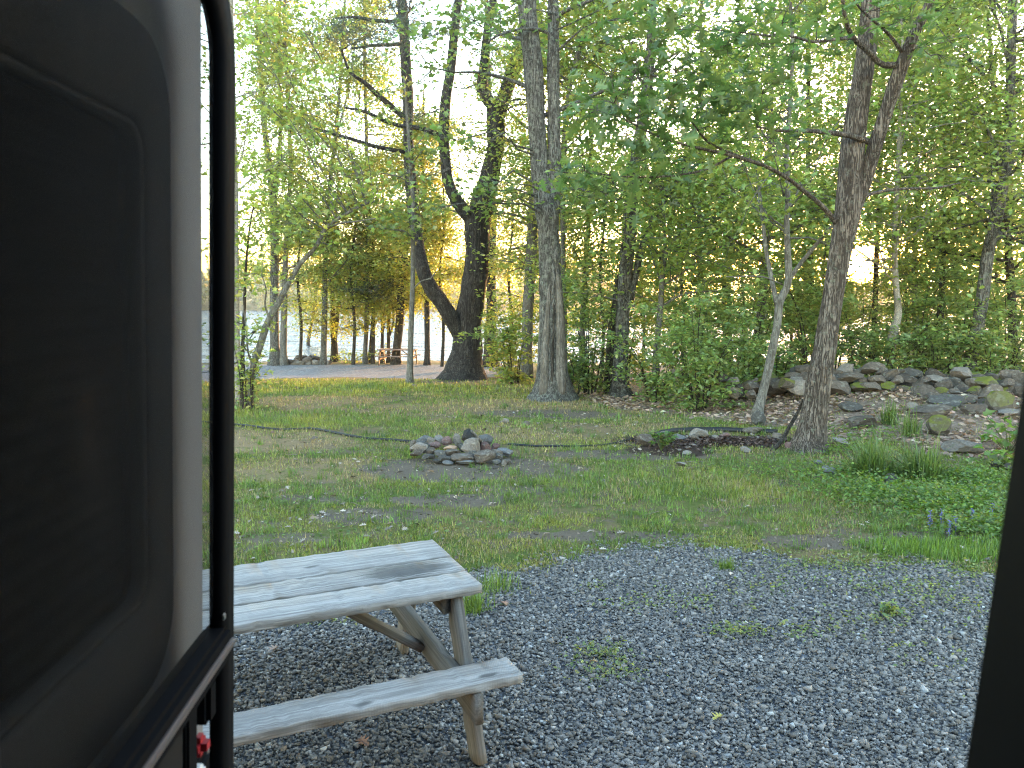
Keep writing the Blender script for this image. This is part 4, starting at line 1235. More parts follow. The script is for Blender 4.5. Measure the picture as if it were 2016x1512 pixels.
# -- near fire ring
FD = 10.35
ring = [
    (285, 545, 90, 120, .15, 'rock'), (370, 560, 200, 95, -.15, 'rock_pale'), (415, 478, 190, 95, .45, 'rock_slate'), (490, 495, 100, 75, .30, 'rock_pale'), (570, 478, 120, 85, .50, 'rock_pale'), (680, 505, 140, 110, .45, 'rock_red'),
    (540, 545, 160, 80, .2, 'rock_red'), (780, 475, 100, 115, .5, 'rock_pale'), (490, 610, 130, 75, -.25, 'rock'), (700, 570, 165, 50, -.05, 'rock_orange'), (690, 625, 250, 80, -.35, 'rock'), (590, 650, 140, 90, -.42, 'rock_dark'),
    (470, 668, 140, 52, -.42, 'rock_dark'), (860, 668, 280, 80, -.5, 'rock'), (870, 725, 210, 38, -.56, 'rock_slate'), (940, 555, 240, 175, -.25, 'rock_pale'), (1090, 490, 180, 120, .35, 'rock_slate'), (1110, 570, 135, 105, .0, 'rock_red'),
    (1205, 562, 100, 70, .15, 'rock_red'), (1090, 665, 225, 120, -.5, 'rock'), (1225, 625, 115, 95, -.3, 'rock_pale'), (1310, 612, 190, 70, -.15, 'rock_slate'), (1240, 672, 100, 70, -.4, 'rock_dark'), (1220, 730, 100, 55, -.55, 'rock_slate'), (1300, 738, 55, 60, -.58, 'rock_pale'),
    (1340, 715, 130, 60, -.45, 'rock'), (680, 735, 120, 45, -.56, 'rock_slate'), (560, 722, 110, 50, -.5, 'rock_dark'), (340, 630, 140, 80, -.3, 'rock'), (640, 690, 150, 60, -.5, 'rock_dark'), (980, 640, 120, 60, -.4, 'rock_dark'), (450, 555, 130, 80, .1, 'rock_dark'), (860, 560, 200, 90, .05, 'rock_dark'), (1000, 560, 140, 110, .15, 'rock_dark')]
FORG = at(905, 905, FD); FORG[2] = float(hgt(FORG[0], FORG[1]))
froot = empty('fire_ring', FORG, 'ring of mixed grey, red and orange fieldstones on the lawn behind the table', 'fire ring')
for k, (px, py, w, h, dd, mt) in enumerate(zoomed(ring, 760, 780, 5.6)):
    put_rock('stone', froot, px, py, w * 1.04, h * 1.16, FD + dd, mt, deep=.75, seed=300 + k, sub=2, tilt=.2, org=FORG)
# charred log leaning in the ring
def charred_log():
    m, t = newmat('charred_wood'); N = NT(t)
    vo = N.n('TexVoronoi', inp={'Vector': N.coord('Object'), 'Scale': 30})
    N.out(N.princ(N.mix(vo.outputs['Distance'], (.006, .006, .006), (.03, .028, .027)), .75, N.bump(vo.outputs['Distance'], 1, .01)))
    a = at(760 + 880 / 5.6, 780 + 420 / 5.6, FD - .12); b = at(760 + 1045 / 5.6, 780 + 590 / 5.6, FD + .12)
    root = empty('charred_log', (a + b) / 2, 'black charred split log leaning in the near fire ring', 'log')
    L = np.linalg.norm(b - a); d = (b - a) / L
    s = np.cross(d, [0, 1.0, 0]); s /= np.linalg.norm(s); f = np.cross(s, d)
    r = .085
    prof = [(-r, -r * .3), (-r * .2, -r), (r * .8, -r * .5), (r, r * .5), (0, r * .9)]
    V = np.array([a + d * L * t + s * p[0] + f * p[1] + RNG.normal(0, .006, 3) for t in np.linspace(0, 1, 7) for p in prof]); V -= (a + b) / 2
    n = 5
    F4 = np.array([[i * n + j, i * n + (j + 1) % n, (i + 1) * n + (j + 1) % n, (i + 1) * n + j] for i in range(6) for j in range(n)])
    F5 = np.array([[4, 3, 2, 1, 0], [30, 31, 32, 33, 34]])
    obj('log', mesh_np('log', V, [F4, F5], m), root)
    # strip of unburnt bark along its upper edge
    P = np.array([a + d * L * t - s * r * 1.02 for t in (0.02, .5, .98)]) if (-s)[2] > 0 else np.array([a + d * L * t + s * r * 1.02 for t in (0.02, .5, .98)])
    V, F = tube(P - (a + b) / 2, np.array([.02, .022, .018]), 6)
    obj('bark_strip', mesh_np('bark_strip', V, F, M['dead_wood']), root)


charred_log()

# -- far fire ring on the road edge
F2 = [(480, 1195, 90, 40, 'rock_dark'), (520, 1200, 110, 45, 'rock'), (545, 1175, 90, 40, 'rock_dark'), (585, 1195, 90, 50, 'rock'), (610, 1205, 60, 40, 'rock_pale'), (655, 1200, 80, 45, 'rock_pale'), (650, 1170, 90, 45, 'rock_dark'), (565, 1165, 60, 25, 'rock_dark'), (740, 1205, 60, 45, 'rock_pale'), (690, 1205, 60, 40, 'rock'), (620, 1180, 90, 30, 'rock_dark')]
f2 = zoomed(F2, 440, 380, 3.6)
D2 = ground_d(605, 718)
o2 = at(605, 718, D2)
r2 = empty('fire_ring', o2, 'far dark ring of stones at the road edge by the shore', 'fire ring')
for k, (px, py, w, h, mt) in enumerate(f2):
    put_rock('stone', r2, px, py, w * 1.15, h * 1.2, D2 + (.5 if k in (2, 6, 7, 10) else 0), mt, seed=400 + k, org=o2)

# -- rocks along the mulch bed
bed = [(340, 765, 180, 115, 'rock'), (490, 715, 80, 65, 'rock_pale'), (625, 738, 140, 55, 'rock_slate'), (810, 705, 155, 95, 'rock_pale'), (775, 742, 95, 60, 'rock'), (950, 737, 65, 42, 'rock_pale'), (1040, 722, 105, 52, 'rock_red'), (1510, 722, 95, 75, 'rock_pale'), (1640, 808, 110, 95, 'rock_red'), (1560, 760, 90, 50, 'rock'),
       (690, 878, 95, 40, 'rock_pale'), (715, 826, 55, 26, 'rock_pale'), (1240, 852, 120, 55, 'rock_pale'), (650, 978, 110, 36, 'rock_pale'), (635, 850, 45, 20, 'rock_pale'), (760, 806, 90, 22, 'rock_pale'), (1190, 795, 35, 18, 'rock_pale'), (1430, 742, 60, 40, 'rock'), (1330, 740, 40, 30, 'rock_pale'), (870, 842, 50, 16, 'rock')]
BORG = ghit(1400, 880)
broot = empty('rock_border', BORG, 'scattered pale rocks edging the dark mulch bed left of the oak', 'rock border')
for k, (px, py, w, h, mt) in enumerate(zoomed(bed, 1200, 700, 4.58)):
    put_rock('stone', broot, px, py, w, h, ground_d(px, py + h * .4), mt, seed=450 + k, sub=3, org=BORG)

# ------------------------------------------------------------------ hose, edging, stick
def lay(px_list, r, lift=0.0):
    P = np.array([ghit(a, b) for a, b in px_list])
    P[:, 2] = hgt(P[:, 0], P[:, 1]) + r * .6 + lift
    P, R = smooth_path(P, np.full(len(P), r), .15)
    P[:, 2] = hgt(P[:, 0], P[:, 1]) + r * .6 + lift
    return P, R


m_hose = mat_plain('black_rubber', (.014, .014, .015), .45, grain=.3)
P, R = lay([(380, 832), (465, 838), (520, 845), (560, 848), (610, 846), (650, 852), (690, 860), (730, 866), (770, 868), (810, 872)], .024)
V, F = tube(P, R, 8)
tag(obj('hose', mesh_np('hose', V, F, m_hose, True)), 'black hose lying across the lawn left of the fire ring', 'hose')
P, R = lay([(1000, 876), (1060, 880), (1130, 881), (1200, 876), (1246, 866)], .018)
V, F = tube(P, R, 8)
tag(obj('hose', mesh_np('hose', V, F, m_hose, True)), 'thin black hose from the fire ring towards the mulch bed', 'hose')
P = np.array([ghit(a, b) for a, b in [(1288, 858), (1330, 852), (1380, 850), (1440, 851), (1490, 853), (1530, 855)]])
P, R = smooth_path(P, np.full(len(P), .02), .1)
eb = []
for k in range(len(P)):
    z = float(hgt(P[k, 0], P[k, 1])); 
    eb += [[P[k, 0], P[k, 1] - .012, z - .03], [P[k, 0], P[k, 1] - .012, z + .075], [P[k, 0], P[k, 1] + .012, z + .075], [P[k, 0], P[k, 1] + .012, z - .03]]
n = len(P)
F = np.array([[i * 4 + j, i * 4 + (j + 1) % 4, i * 4 + 4 + (j + 1) % 4, i * 4 + 4 + j] for i in range(n - 1) for j in range(4)] + [[0, 1, 2, 3], [4 * n - 1, 4 * n - 2, 4 * n - 3, 4 * n - 4]])
tag(obj('edging', mesh_np('edging', np.array(eb), F, m_hose)), 'black landscape edging strip along the back of the mulch bed', 'edging')
a = ghit(1519, 889); 
sp = [a, at(1540, 865, 11.0), at(1556, 838, 11.1), at(1572, 810, 11.2), at(1580, 786, 11.15)]
P, R = smooth_path(np.array(sp), np.array([.03, .028, .026, .024, .018]), .06)
V, F = tube(P, R, 8, .3, 3)
tag(obj('stick', mesh_np('stick', V, F, M['dark_bark'], True)), 'crooked brown stick leaning on the near oak trunk', 'stick')

# ------------------------------------------------------------------ picnic tables
def mat_wood(name, light, dark, stain=None):
    m, t = newmat(name); N = NT(t)
    oi = N.n('ObjectInfo')
    tc = N.n('TexCoord').outputs['Object']
    off = N.n('VectorMath', operation='ADD', inp={0: tc, 1: N.n('CombineXYZ', inp={0: N.math('MULTIPLY', oi.outputs['Random'], 37.0), 1: N.math('MULTIPLY', oi.outputs['Random'], 11.0)}).outputs[0]}).outputs[0]
    mp = N.n('Mapping', inp={'Vector': off, 'Scale': (0.7, 30, 30)}).outputs[0]
    g1 = N.noise(mp, 2.2, 6, 0.7, 0.35)
    mp2 = N.n('Mapping', inp={'Vector': off, 'Scale': (2, 110, 110)}).outputs[0]
    g2 = N.noise(mp2, 2.0, 3, 0.6)
    br = N.noise(off, 3.5, 4, 0.6)
    c = N.mix(N.step(g1, 0.3, 0.7), dark, light)
    c = N.mix(N.math('MULTIPLY', N.step(g2, 0.5, 0.75), 0.35), c, tuple(x * .5 for x in dark))
    c = N.mix(N.math('MULTIPLY', N.step(br, 0.5, 0.72), 0.5), c, tuple(x * 0.62 for x in light))
    # saw marks: fine curved lines across the grain
    wv_ = N.n('TexWave', wave_type='BANDS', bands_direction='X', inp={'Vector': N.n('Mapping', inp={'Vector': off, 'Rotation': (0, 0, .5)}).outputs[0], 'Scale': 30, 'Distortion': 2.0, 'Detail': 2, 'Detail Scale': .6})
    saw = N.math('MULTIPLY', wv_.outputs['Fac'], N.step(N.noise(off, 2.0, 2), .42, .62))
    c = N.mix(N.math('MULTIPLY', saw, .22), c, tuple(x * .55 for x in light))
    kn = N.n('TexVoronoi', inp={'Vector': N.n('Mapping', inp={'Vector': off, 'Scale': (1.0, 2.6, 0)}).outputs[0], 'Scale': 2.4, 'Randomness': 1.0})
    kd = kn.outputs['Distance']
    ring_ = N.math('MULTIPLY', N.step(kd, .15, .06), .8)
    c = N.mix(ring_, c, tuple(x * .45 for x in dark))
    if stain:
        d = N.n('VectorMath', operation='SUBTRACT', inp={0: tc, 1: stain[0]}).outputs[0]
        d = N.n('VectorMath', operation='MULTIPLY', inp={0: d, 1: stain[1]}).outputs[0]
        d = N.n('VectorMath', operation='LENGTH', inp={0: d}).outputs['Value']
        sm = N.math('MULTIPLY', N.step(N.math('ADD', d, N.math('MULTIPLY', N.math('SUBTRACT', g1, .5), .9)), 1.1, .55), .8)
        c = N.mix(sm, c, (.045, .042, .040))
    h = N.math('SUBTRACT', N.math('ADD', g1, N.math('MULTIPLY', g2, .6)), N.math('MULTIPLY', saw, .25))
    N.out(N.princ(c, .82, N.bump(h, .3, .004), spec=.2))
    return m


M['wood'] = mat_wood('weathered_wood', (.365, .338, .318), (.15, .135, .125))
M['wood_stain'] = mat_wood('weathered_wood_stained', (.345, .318, .298), (.14, .126, .116), stain=((-0.27, 0.0, 0.02), (3.6, 9, 0)))
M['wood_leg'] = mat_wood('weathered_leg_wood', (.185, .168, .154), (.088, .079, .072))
M['wood_brown'] = mat_wood('brown_wood', (.22, .13, .09), (.10, .06, .045))
M['wood_far'] = mat_wood('far_table_wood', (.30, .21, .18), (.15, .10, .085))


def board(name, parent, a, b, w, t, side, mat, chew=.004, seed=0, n=36, end_cut=0.0):
    """a board from a to b (centre line of its mid plane); w across (along side), t thick; local x runs along the grain"""
    rng = np.random.default_rng(seed)
    a = np.array(a, float); b = np.array(b, float)
    L = np.linalg.norm(b - a); d = (b - a) / L
    s = np.array(side, float); s -= d * (s @ d); s /= np.linalg.norm(s)
    u = np.cross(d, s)
    c = .0035
    prof = np.array([(-w / 2 + c, t / 2), (w / 2 - c, t / 2), (w / 2, t / 2 - c), (w / 2, -t / 2 + c), (w / 2 - c, -t / 2), (-w / 2 + c, -t / 2), (-w / 2, -t / 2 + c), (-w / 2, t / 2 - c)])
    V = []
    for k in range(n + 1):
        x = -L + L * k / n
        j = rng.normal(0, chew * .35, (8, 2))
        e1 = chew * 1.2 * (vnoise(k * .55, 1.3, seed) - .5) - (chew * 3 if rng.random() < .05 else 0)
        e2 = chew * 1.2 * (vnoise(k * .55, 7.7, seed) - .5)
        q = prof.copy() + j
        q[2:4, 0] += e1; q[6:8, 0] -= e2
        for (y, z) in q:
            V.append((x + (end_cut * z / t if k in (0, n) else 0), y, z))
    F = np.array([[i * 8 + j, i * 8 + (j + 1) % 8, (i + 1) * 8 + (j + 1) % 8, (i + 1) * 8 + j] for i in range(n) for j in range(8)])[:, ::-1]
    E_ = np.array([[0, 1, 2, 3, 4, 5, 6, 7], [8 * n + 7 - i for i in range(8)]])
    me = mesh_np(name, np.array(V), [F, E_], mat)
    o = bpy.data.objects.new(name, me)
    Mx = Matrix(((d[0], s[0], u[0], b[0]), (d[1], s[1], u[1], b[1]), (d[2], s[2], u[2], b[2]), (0, 0, 0, 1)))
    link(o, parent)
    o.matrix_basis = Mx
    return o


def picnic_table(loc, rz, label, length, widths, woods, seed=0, over=.05, cat='picnic table'):
    """local +x along the boards, right end of the top at x=0; local y across"""
    root = empty('picnic_table', loc, label, cat, rz=rz)
    W, WS, WL = woods
    tw = sum(widths) + .012 * (len(widths) - 1)
    H1, T1 = .75, .042
    y = tw / 2
    for k, w in enumerate(widths):
        board('top_plank', root, (-length, y - w / 2, H1 - T1 / 2), (0 - .004 * k, y - w / 2, H1 - T1 / 2), w, T1, (0, 1, 0), WS if k == 1 else W, .005, seed + k, 60)
        y -= w + .022
    for sgn in (-1, 1):
        board('bench_plank', root, (-length - over, sgn * .645, .45 - .022), (over, sgn * .645, .45 - .022), .185, .044, (0, 1, 0), W, .005, seed + 10 + sgn, 60)
    for xe, od in ((-.12, -1), (-length + .12, 1)):
        for sgn in (-1, 1):
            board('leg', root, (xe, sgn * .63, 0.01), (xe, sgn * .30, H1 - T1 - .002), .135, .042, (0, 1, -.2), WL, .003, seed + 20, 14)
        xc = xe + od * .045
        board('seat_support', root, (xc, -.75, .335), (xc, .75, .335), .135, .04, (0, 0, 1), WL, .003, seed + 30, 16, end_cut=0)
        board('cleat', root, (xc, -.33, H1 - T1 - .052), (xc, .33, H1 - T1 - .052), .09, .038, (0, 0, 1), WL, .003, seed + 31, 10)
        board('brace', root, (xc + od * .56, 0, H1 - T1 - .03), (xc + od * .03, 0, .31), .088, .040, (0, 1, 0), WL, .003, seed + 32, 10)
    return root


picnic_table((-.2995 + .0, 3.92, 0), math.radians(24.2), 'weathered grey picnic table on the gravel, cut off by the open door', 1.88, (.31, .21, .215), (M['wood'], M['wood_stain'], M['wood_leg']), 70)
ft = ghit(782, 719)
picnic_table((ft[0] + .92, ft[1] + .3, float(hgt(ft[0], ft[1]))), math.radians(-4), 'far reddish brown picnic table by the lake shore', 1.85, (.235, .235, .235), (M['wood_far'], M['wood_far'], M['wood_brown']), 90)

# ------------------------------------------------------------------ gravel pad: loose slate stones
def gravel():
    rng = np.random.default_rng(11)
    n = 285000
    x = rng.uniform(-3.6, 6.0, n); y = rng.uniform(2.7, 8.0, n)
    C = np.stack([x, y, np.zeros(n)], 1)
    ok, py = in_view(C, -40)
    d = y * CT + CAM_H * ST
    px = 1008 + FPX * x / d
    ok = (px > 330) & (px < 2230) & (py < 1620)
    x, y = x[ok], y[ok]
    g = z_gravel(x, y)
    fade = np.where(g > .92, 1.0, g * 0.75) * (1 - 0.35 * ss(.52, .68, fbm(x * 2.3 + 5, y * 2.3, 81, 3)) * ss(4.2, 5.2, y))
    k = rng.random(len(x)) < fade
    x, y = x[k], y[k]
    n = len(x)
    sz = np.clip(np.exp(rng.normal(math.log(.0108), .36, n)), .0045, .03)
    T = np.array([(-1, -.8, -1), (1, -.7, -1), (0.1, 1, -1), (-1, -.8, 1), (1, -.7, 1), (0.1, 1, 1)], float)   # angular chips
    V = T[None] * rng.uniform(.55, 1.15, (n, 6, 3))
    V *= np.stack([np.ones(n), rng.uniform(.55, .95, n), rng.uniform(.25, .6, n)], 1)[:, None, :] * sz[:, None, None]
    # random tilt and yaw
    a, b, c = rng.uniform(0, 6.283, n), rng.normal(0, .35, n), rng.normal(0, .35, n)
    ca, sa = np.cos(a)[:, None], np.sin(a)[:, None]
    cb, sb = np.cos(b)[:, None], np.sin(b)[:, None]
    cc, sc = np.cos(c)[:, None], np.sin(c)[:, None]
    X, Y, Z = V[..., 0], V[..., 1], V[..., 2]
    Y, Z = Y * cb - Z * sb, Y * sb + Z * cb
    X, Z = X * cc + Z * sc, -X * sc + Z * cc
    X, Y = X * ca - Y * sa, X * sa + Y * ca
    z0 = hgt(x, y) + rng.uniform(-.002, .012, n)
    V = np.stack([X + x[:, None], Y + y[:, None], Z + z0[:, None]], -1).reshape(-1, 3)
    i6 = (np.arange(n) * 6)[:, None, None]
    F = [(np.array([[2, 1, 0], [3, 4, 5]])[None] + i6).reshape(-1, 3), (np.array([[0, 1, 4, 3], [1, 2, 5, 4], [2, 0, 3, 5]])[None] + i6).reshape(-1, 4)]
    col = np.array([.156, .141, .130]) * np.exp(rng.normal(0, .34, n))[:, None]
    pale = rng.random(n) < .03
    col[pale] = np.array([.36, .35, .34]) * rng.uniform(.6, 1.2, (pale.sum(), 1))
    br = rng.random(n) < .05
    col[br] = np.array([.16, .13, .105]) * rng.uniform(.6, 1.3, (br.sum(), 1))
    m, t = newmat('slate_gravel'); N = NT(t)
    N.out(N.princ(N.n('Attribute', attribute_name='tint').outputs['Color'], .72, spec=.35))
    me = mesh_np('gravel', V, F, m, False, np.repeat(np.clip(col, .015, .6), 6, 0))
    tag(obj('gravel', me), 'loose blue grey crushed stone covering the parking pad', 'gravel', kind='stuff')


gravel()


def blades(x, y, L, w, col, rng, lean=.6, z=None, simple=False):
    n = len(x)
    a = rng.uniform(0, 6.283, n)
    ln = np.abs(rng.normal(0, lean, n))
    z = hgt(x, y) if z is None else z
    base = np.stack([x, y, z - .004], 1)
    d = np.stack([np.cos(a) * np.sin(ln), np.sin(a) * np.sin(ln), np.cos(ln)], 1)
    h = np.stack([np.cos(a), np.sin(a), -0.55 * np.ones(n)], 1)
    s = np.stack([-np.sin(a + rng.normal(0, .5, n)), np.cos(a), np.zeros(n)], 1)
    L = L[:, None]; w = w[:, None]
    i = np.arange(n)[:, None]
    if simple:
        V = np.stack([base - s * w, base + s * w, base + d * L], 1).reshape(-1, 3)
        return V, [i * 3 + np.array([[0, 1, 2]])], np.repeat(col, 3, 0)
    mid = base + d * L * .55
    tip = mid + (d * .6 + h * .4 * np.sin(ln)[:, None]) * L * .5
    V = np.stack([base - s * w, base + s * w, mid + s * w * .75, mid - s * w * .75, tip], 1).reshape(-1, 3)
    return V, [i * 5 + np.array([[0, 1, 2, 3]]), i * 5 + np.array([[3, 2, 4]])], np.repeat(col, 5, 0)


def lawn():
    rng = np.random.default_rng(12)
    s = Soup()
    for (y0, y1, dens, w, Lb) in ((5.3, 7.5, 7000, .0040, .032), (7.5, 10, 4500, .0048, .035), (10, 14, 2100, .0066, .040), (14, 19, 850, .010, .05), (19, 27, 300, .016, .06)):
        xw = y1 * .69 + .3
        n = int(dens * (y1 - y0) * (xw + y1 * .40))
        x = rng.uniform(-y1 * .40, xw, n); y = rng.uniform(y0, y1, n)
        gr = z_gravel(x, y); rd = z_road(x, y); so = z_soil(x, y); li = z_litter(x, y); mu = z_mulch(x, y); dr = z_dry(x, y)
        patch = fbm(x * .8, y * .8, 91, 3); fine = fbm(x * 3.1, y * 3.1, 95, 2)
        dens_f = ss(.30, .60, patch * .55 + fine * .45 + .05)
        lush = np.maximum(blob(x, y, 1900, 1085, .8, .3, 92), np.maximum(.8 * blob(x, y, 1780, 1075, .5, .18, 93), .35 * blob(x, y, 1250, 960, 2.6, .8, 94)))
        far_l = np.maximum(blob(x, y, 650, 765, 5, 2.4, 96), blob(x, y, 560, 825, 2.6, 1.2, 97))
        p = dens_f * (1 - .9 * ss(.2, .6, so)) * (1 - .97 * gr) * (1 - .98 * rd) * (1 - .9 * li) * (1 - .97 * mu) * (1 - .6 * dr)
        p = np.maximum(p, np.maximum(lush, far_l * .9) * (1 - gr) * (1 - rd))
        p = np.maximum(p, .22 * (1 - gr) * (gr > .05) + .05 * ((gr > .1) & (gr < .99)) * (fine > .5))
        k = rng.random(n) < p
        x, y, patch, lush, dr, far_l = x[k], y[k], patch[k], lush[k], dr[k], far_l[k]
        n = len(x)
        g = np.array([.120, .180, .030]); yl = np.array([.235, .245, .045]); st = np.array([.30, .225, .115])
        t = np.clip((fbm(x * 1.1 + 9, y * 1.1, 98, 3) - .35) * 2.4, 0, 1)[:, None]
        col = g * (1 - t) + yl * t
        dry = (rng.random(n) < (.10 + .55 * dr + .35 * ss(.5, .68, fbm(x * 1.7, y * 1.7, 99, 2))) * (1 - .8 * np.maximum(lush, far_l)))[:, None]
        col = np.where(dry, st, col)
        col = np.where((lush > .5)[:, None], np.array([.13, .21, .03]), col)
        col = col * np.exp(rng.normal(0, .28, n))[:, None]
        L = Lb * np.exp(rng.normal(0, .35, n)) * (1 + 1.1 * lush + .35 * far_l)
        V, F, T = blades(x, y, L, np.full(n, w) * rng.uniform(.7, 1.3, n), col, rng, .85, simple=True)
        s.add(V, F, T)
    # denser clumps and small broad weeds in the turf
    for (y0, y1, nc, per, w, Lb, lf) in ((5.6, 8, 230, 34, .0038, .075, 1500), (8, 11, 220, 26, .005, .08, 900), (11, 16, 240, 18, .008, .09, 500)):
        cx = rng.uniform(-y1 * .38, y1 * .68, nc); cy = rng.uniform(y0, y1, nc)
        ok = rng.random(nc) < (1 - z_gravel(cx, cy)) * (1 - z_litter(cx, cy)) * (1 - z_mulch(cx, cy)) * (1 - .6 * z_dry(cx, cy))
        cx, cy = cx[ok], cy[ok]
        x = np.repeat(cx, per) + rng.normal(0, .045, len(cx) * per); y = np.repeat(cy, per) + rng.normal(0, .045, len(cx) * per)
        n = len(x)
        base = np.repeat(np.array([.10, .165, .03]) * np.exp(rng.normal(0, .25, len(cx)))[:, None], per, 0)
        V, F, T = blades(x, y, Lb * np.exp(rng.normal(0, .3, n)), np.full(n, w), base * np.exp(rng.normal(0, .2, n))[:, None], rng, .6, simple=True)
        s.add(V, F, T)
        x = rng.uniform(-y1 * .38, y1 * .68, lf * 3); y = rng.uniform(y0, y1, lf * 3)
        k = rng.random(len(x)) < ss(.5, .7, fbm(x * 1.3, y * 1.3, 123, 3)) * (1 - z_gravel(x, y)) * (1 - z_litter(x, y))
        C = np.stack([x[k], y[k], hgt(x[k], y[k]) + .012], 1)
        V, F, kk = leaf_arrays(C, .035 * rng.uniform(.6, 1.4, len(C)), 'hex', rng, .6, 0)
        s.add(V, F, np.repeat(np.array([.11, .165, .04]) * np.exp(rng.normal(0, .3, len(C)))[:, None], kk, 0))
    o = obj('grass', s.mesh('grass', M['grass']))
    tag(o, 'thin patchy lawn grass between the gravel and the trees', 'grass', kind='stuff')


lawn()


def tuft(name, label, px, py, n, L, r, col, seed, cat='grass tuft', lean=.45, w=.003, group='grass tufts in the gravel'):
    rng = np.random.default_rng(seed)
    c = ghit(px, py)
    x = rng.normal(0, r, n) + c[0]; y = rng.normal(0, r, n) + c[1]
    cc = np.array(col) * np.exp(rng.normal(0, .25, n))[:, None]
    V, F, T = blades(x, y, L * np.exp(rng.normal(0, .3, n)), np.full(n, w), cc, rng, lean)
    org = np.array([c[0], c[1], float(hgt(c[0], c[1]))])
    s = Soup(); s.add(V, F, T)
    o = obj(name, s.mesh(name, M['grass'], False, org), None, org)
    tag(o, label, cat, group)
    return o


GT = (.13, .20, .035)
tuft('grass_tuft', 'bright grass tuft in the gravel right beside the near table end', 932, 1205, 190, .17, .05, GT, 1)
tuft('grass_tuft', 'grass tuft where lawn meets gravel, above right of the table corner', 975, 1160, 170, .14, .08, GT, 2)
tuft('grass_tuft', 'small round grass tuft alone in the middle of the gravel', 1430, 1122, 140, .09, .035, (.11, .17, .03), 3)
tuft('grass_tuft', 'small grass tuft at the lawn edge left of the fire ring soil', 1012, 935, 60, .12, .06, GT, 4, group='grass tufts on the lawn')
tuft('sedge_clump', 'left of two tall arching sedge clumps on the bank', 1715, 940, 620, .44, .08, (.10, .155, .04), 5, 'sedge', .85, .006, 'sedge clumps')
tuft('sedge_clump', 'right of two tall arching sedge clumps on the bank', 1812, 945, 620, .42, .09, (.10, .155, .04), 6, 'sedge', .85, .006, 'sedge clumps')
tuft('sedge_clump', 'upright grass clump beside the rounded boulder right of the oak', 1752, 835, 160, .35, .06, (.11, .17, .035), 7, 'sedge', .35, .006, 'sedge clumps')
tuft('sedge_clump', 'narrow upright grass clump left of the mossy wedge boulder', 1792, 858, 120, .32, .05, (.11, .17, .035), 8, 'sedge', .3, .006, 'sedge clumps')


def cover(name, label, blobs, n, size, col, kind, seed, h=.12, cat='ground cover', tilt=.7):
    """low leafy growth spread over several patches"""
    rng = np.random.default_rng(seed)
    C = []
    for px, py, rx, ry, wt in blobs:
        c = ghit(px, py)
        m = int(n * wt)
        x = c[0] + rng.normal(0, rx * .5, m); y = c[1] + rng.normal(0, ry * .5, m)
        C.append(np.stack([x, y, hgt(x, y) + np.abs(rng.normal(0, h * .6, m)) * (.4 + fbm(x * 4, y * 4, 77, 2)) + .015], 1))
    C = np.concatenate(C)
    V, F, k = leaf_arrays(C, size * rng.uniform(.6, 1.3, len(C)), kind, rng, tilt)
    me = mesh_np(name, V, F, M['leaf'], False, tints(len(C), k, col, rng, .25, .15))
    tag(obj(name, me), label, cat, kind='stuff')


cover('ground_cover', 'bright low leafy ground cover spreading beside the right door jamb',
      [(1800, 985, 1.1, .55, .9), (1880, 1000, 1.0, .6, 1.0), (1940, 1050, .5, .35, .6), (1700, 965, .8, .4, .4), (1950, 960, .6, .6, .5), (1760, 935, 1.2, .4, .5), (1680, 890, .6, .4, .2), (1900, 945, .8, .4, .4), (1560, 935, 1.2, .4, .2), (1740, 860, .7, .4, .12), (1700, 770, 1.0, .5, .08), (1850, 810, 1.2, .5, .08), (1640, 850, .4, .4, .06)], 3000, .04, (.115, .19, .035), 'hex', 21, .14)
cover('weeds', 'sparse pale sprouts and weeds scattered over the gravel',
      [(1180, 1290, .18, .12, .5), (1205, 1325, .25, .16, .5), (1450, 1250, .25, .12, .5), (1350, 1190, .5, .25, .5), (1640, 1120, .7, .25, 1.2), (1750, 1160, .7, .3, 1.0), (1850, 1190, .5, .4, .8), (1700, 1230, .4, .2, .4), (1570, 1250, .25, .15, .3), (1900, 1130, .3, .2, .6), (1180, 1160, .12, .06, .1), (1500, 1160, .3, .2, .3), (1755, 1215, .08, .06, .15), (640, 1228, .3, .08, .3), (1220, 1195, .3, .1, .2), (1840, 1300, .3, .3, .2)], 300, .026, (.17, .21, .06), 'hex', 22, .05, 'weeds')


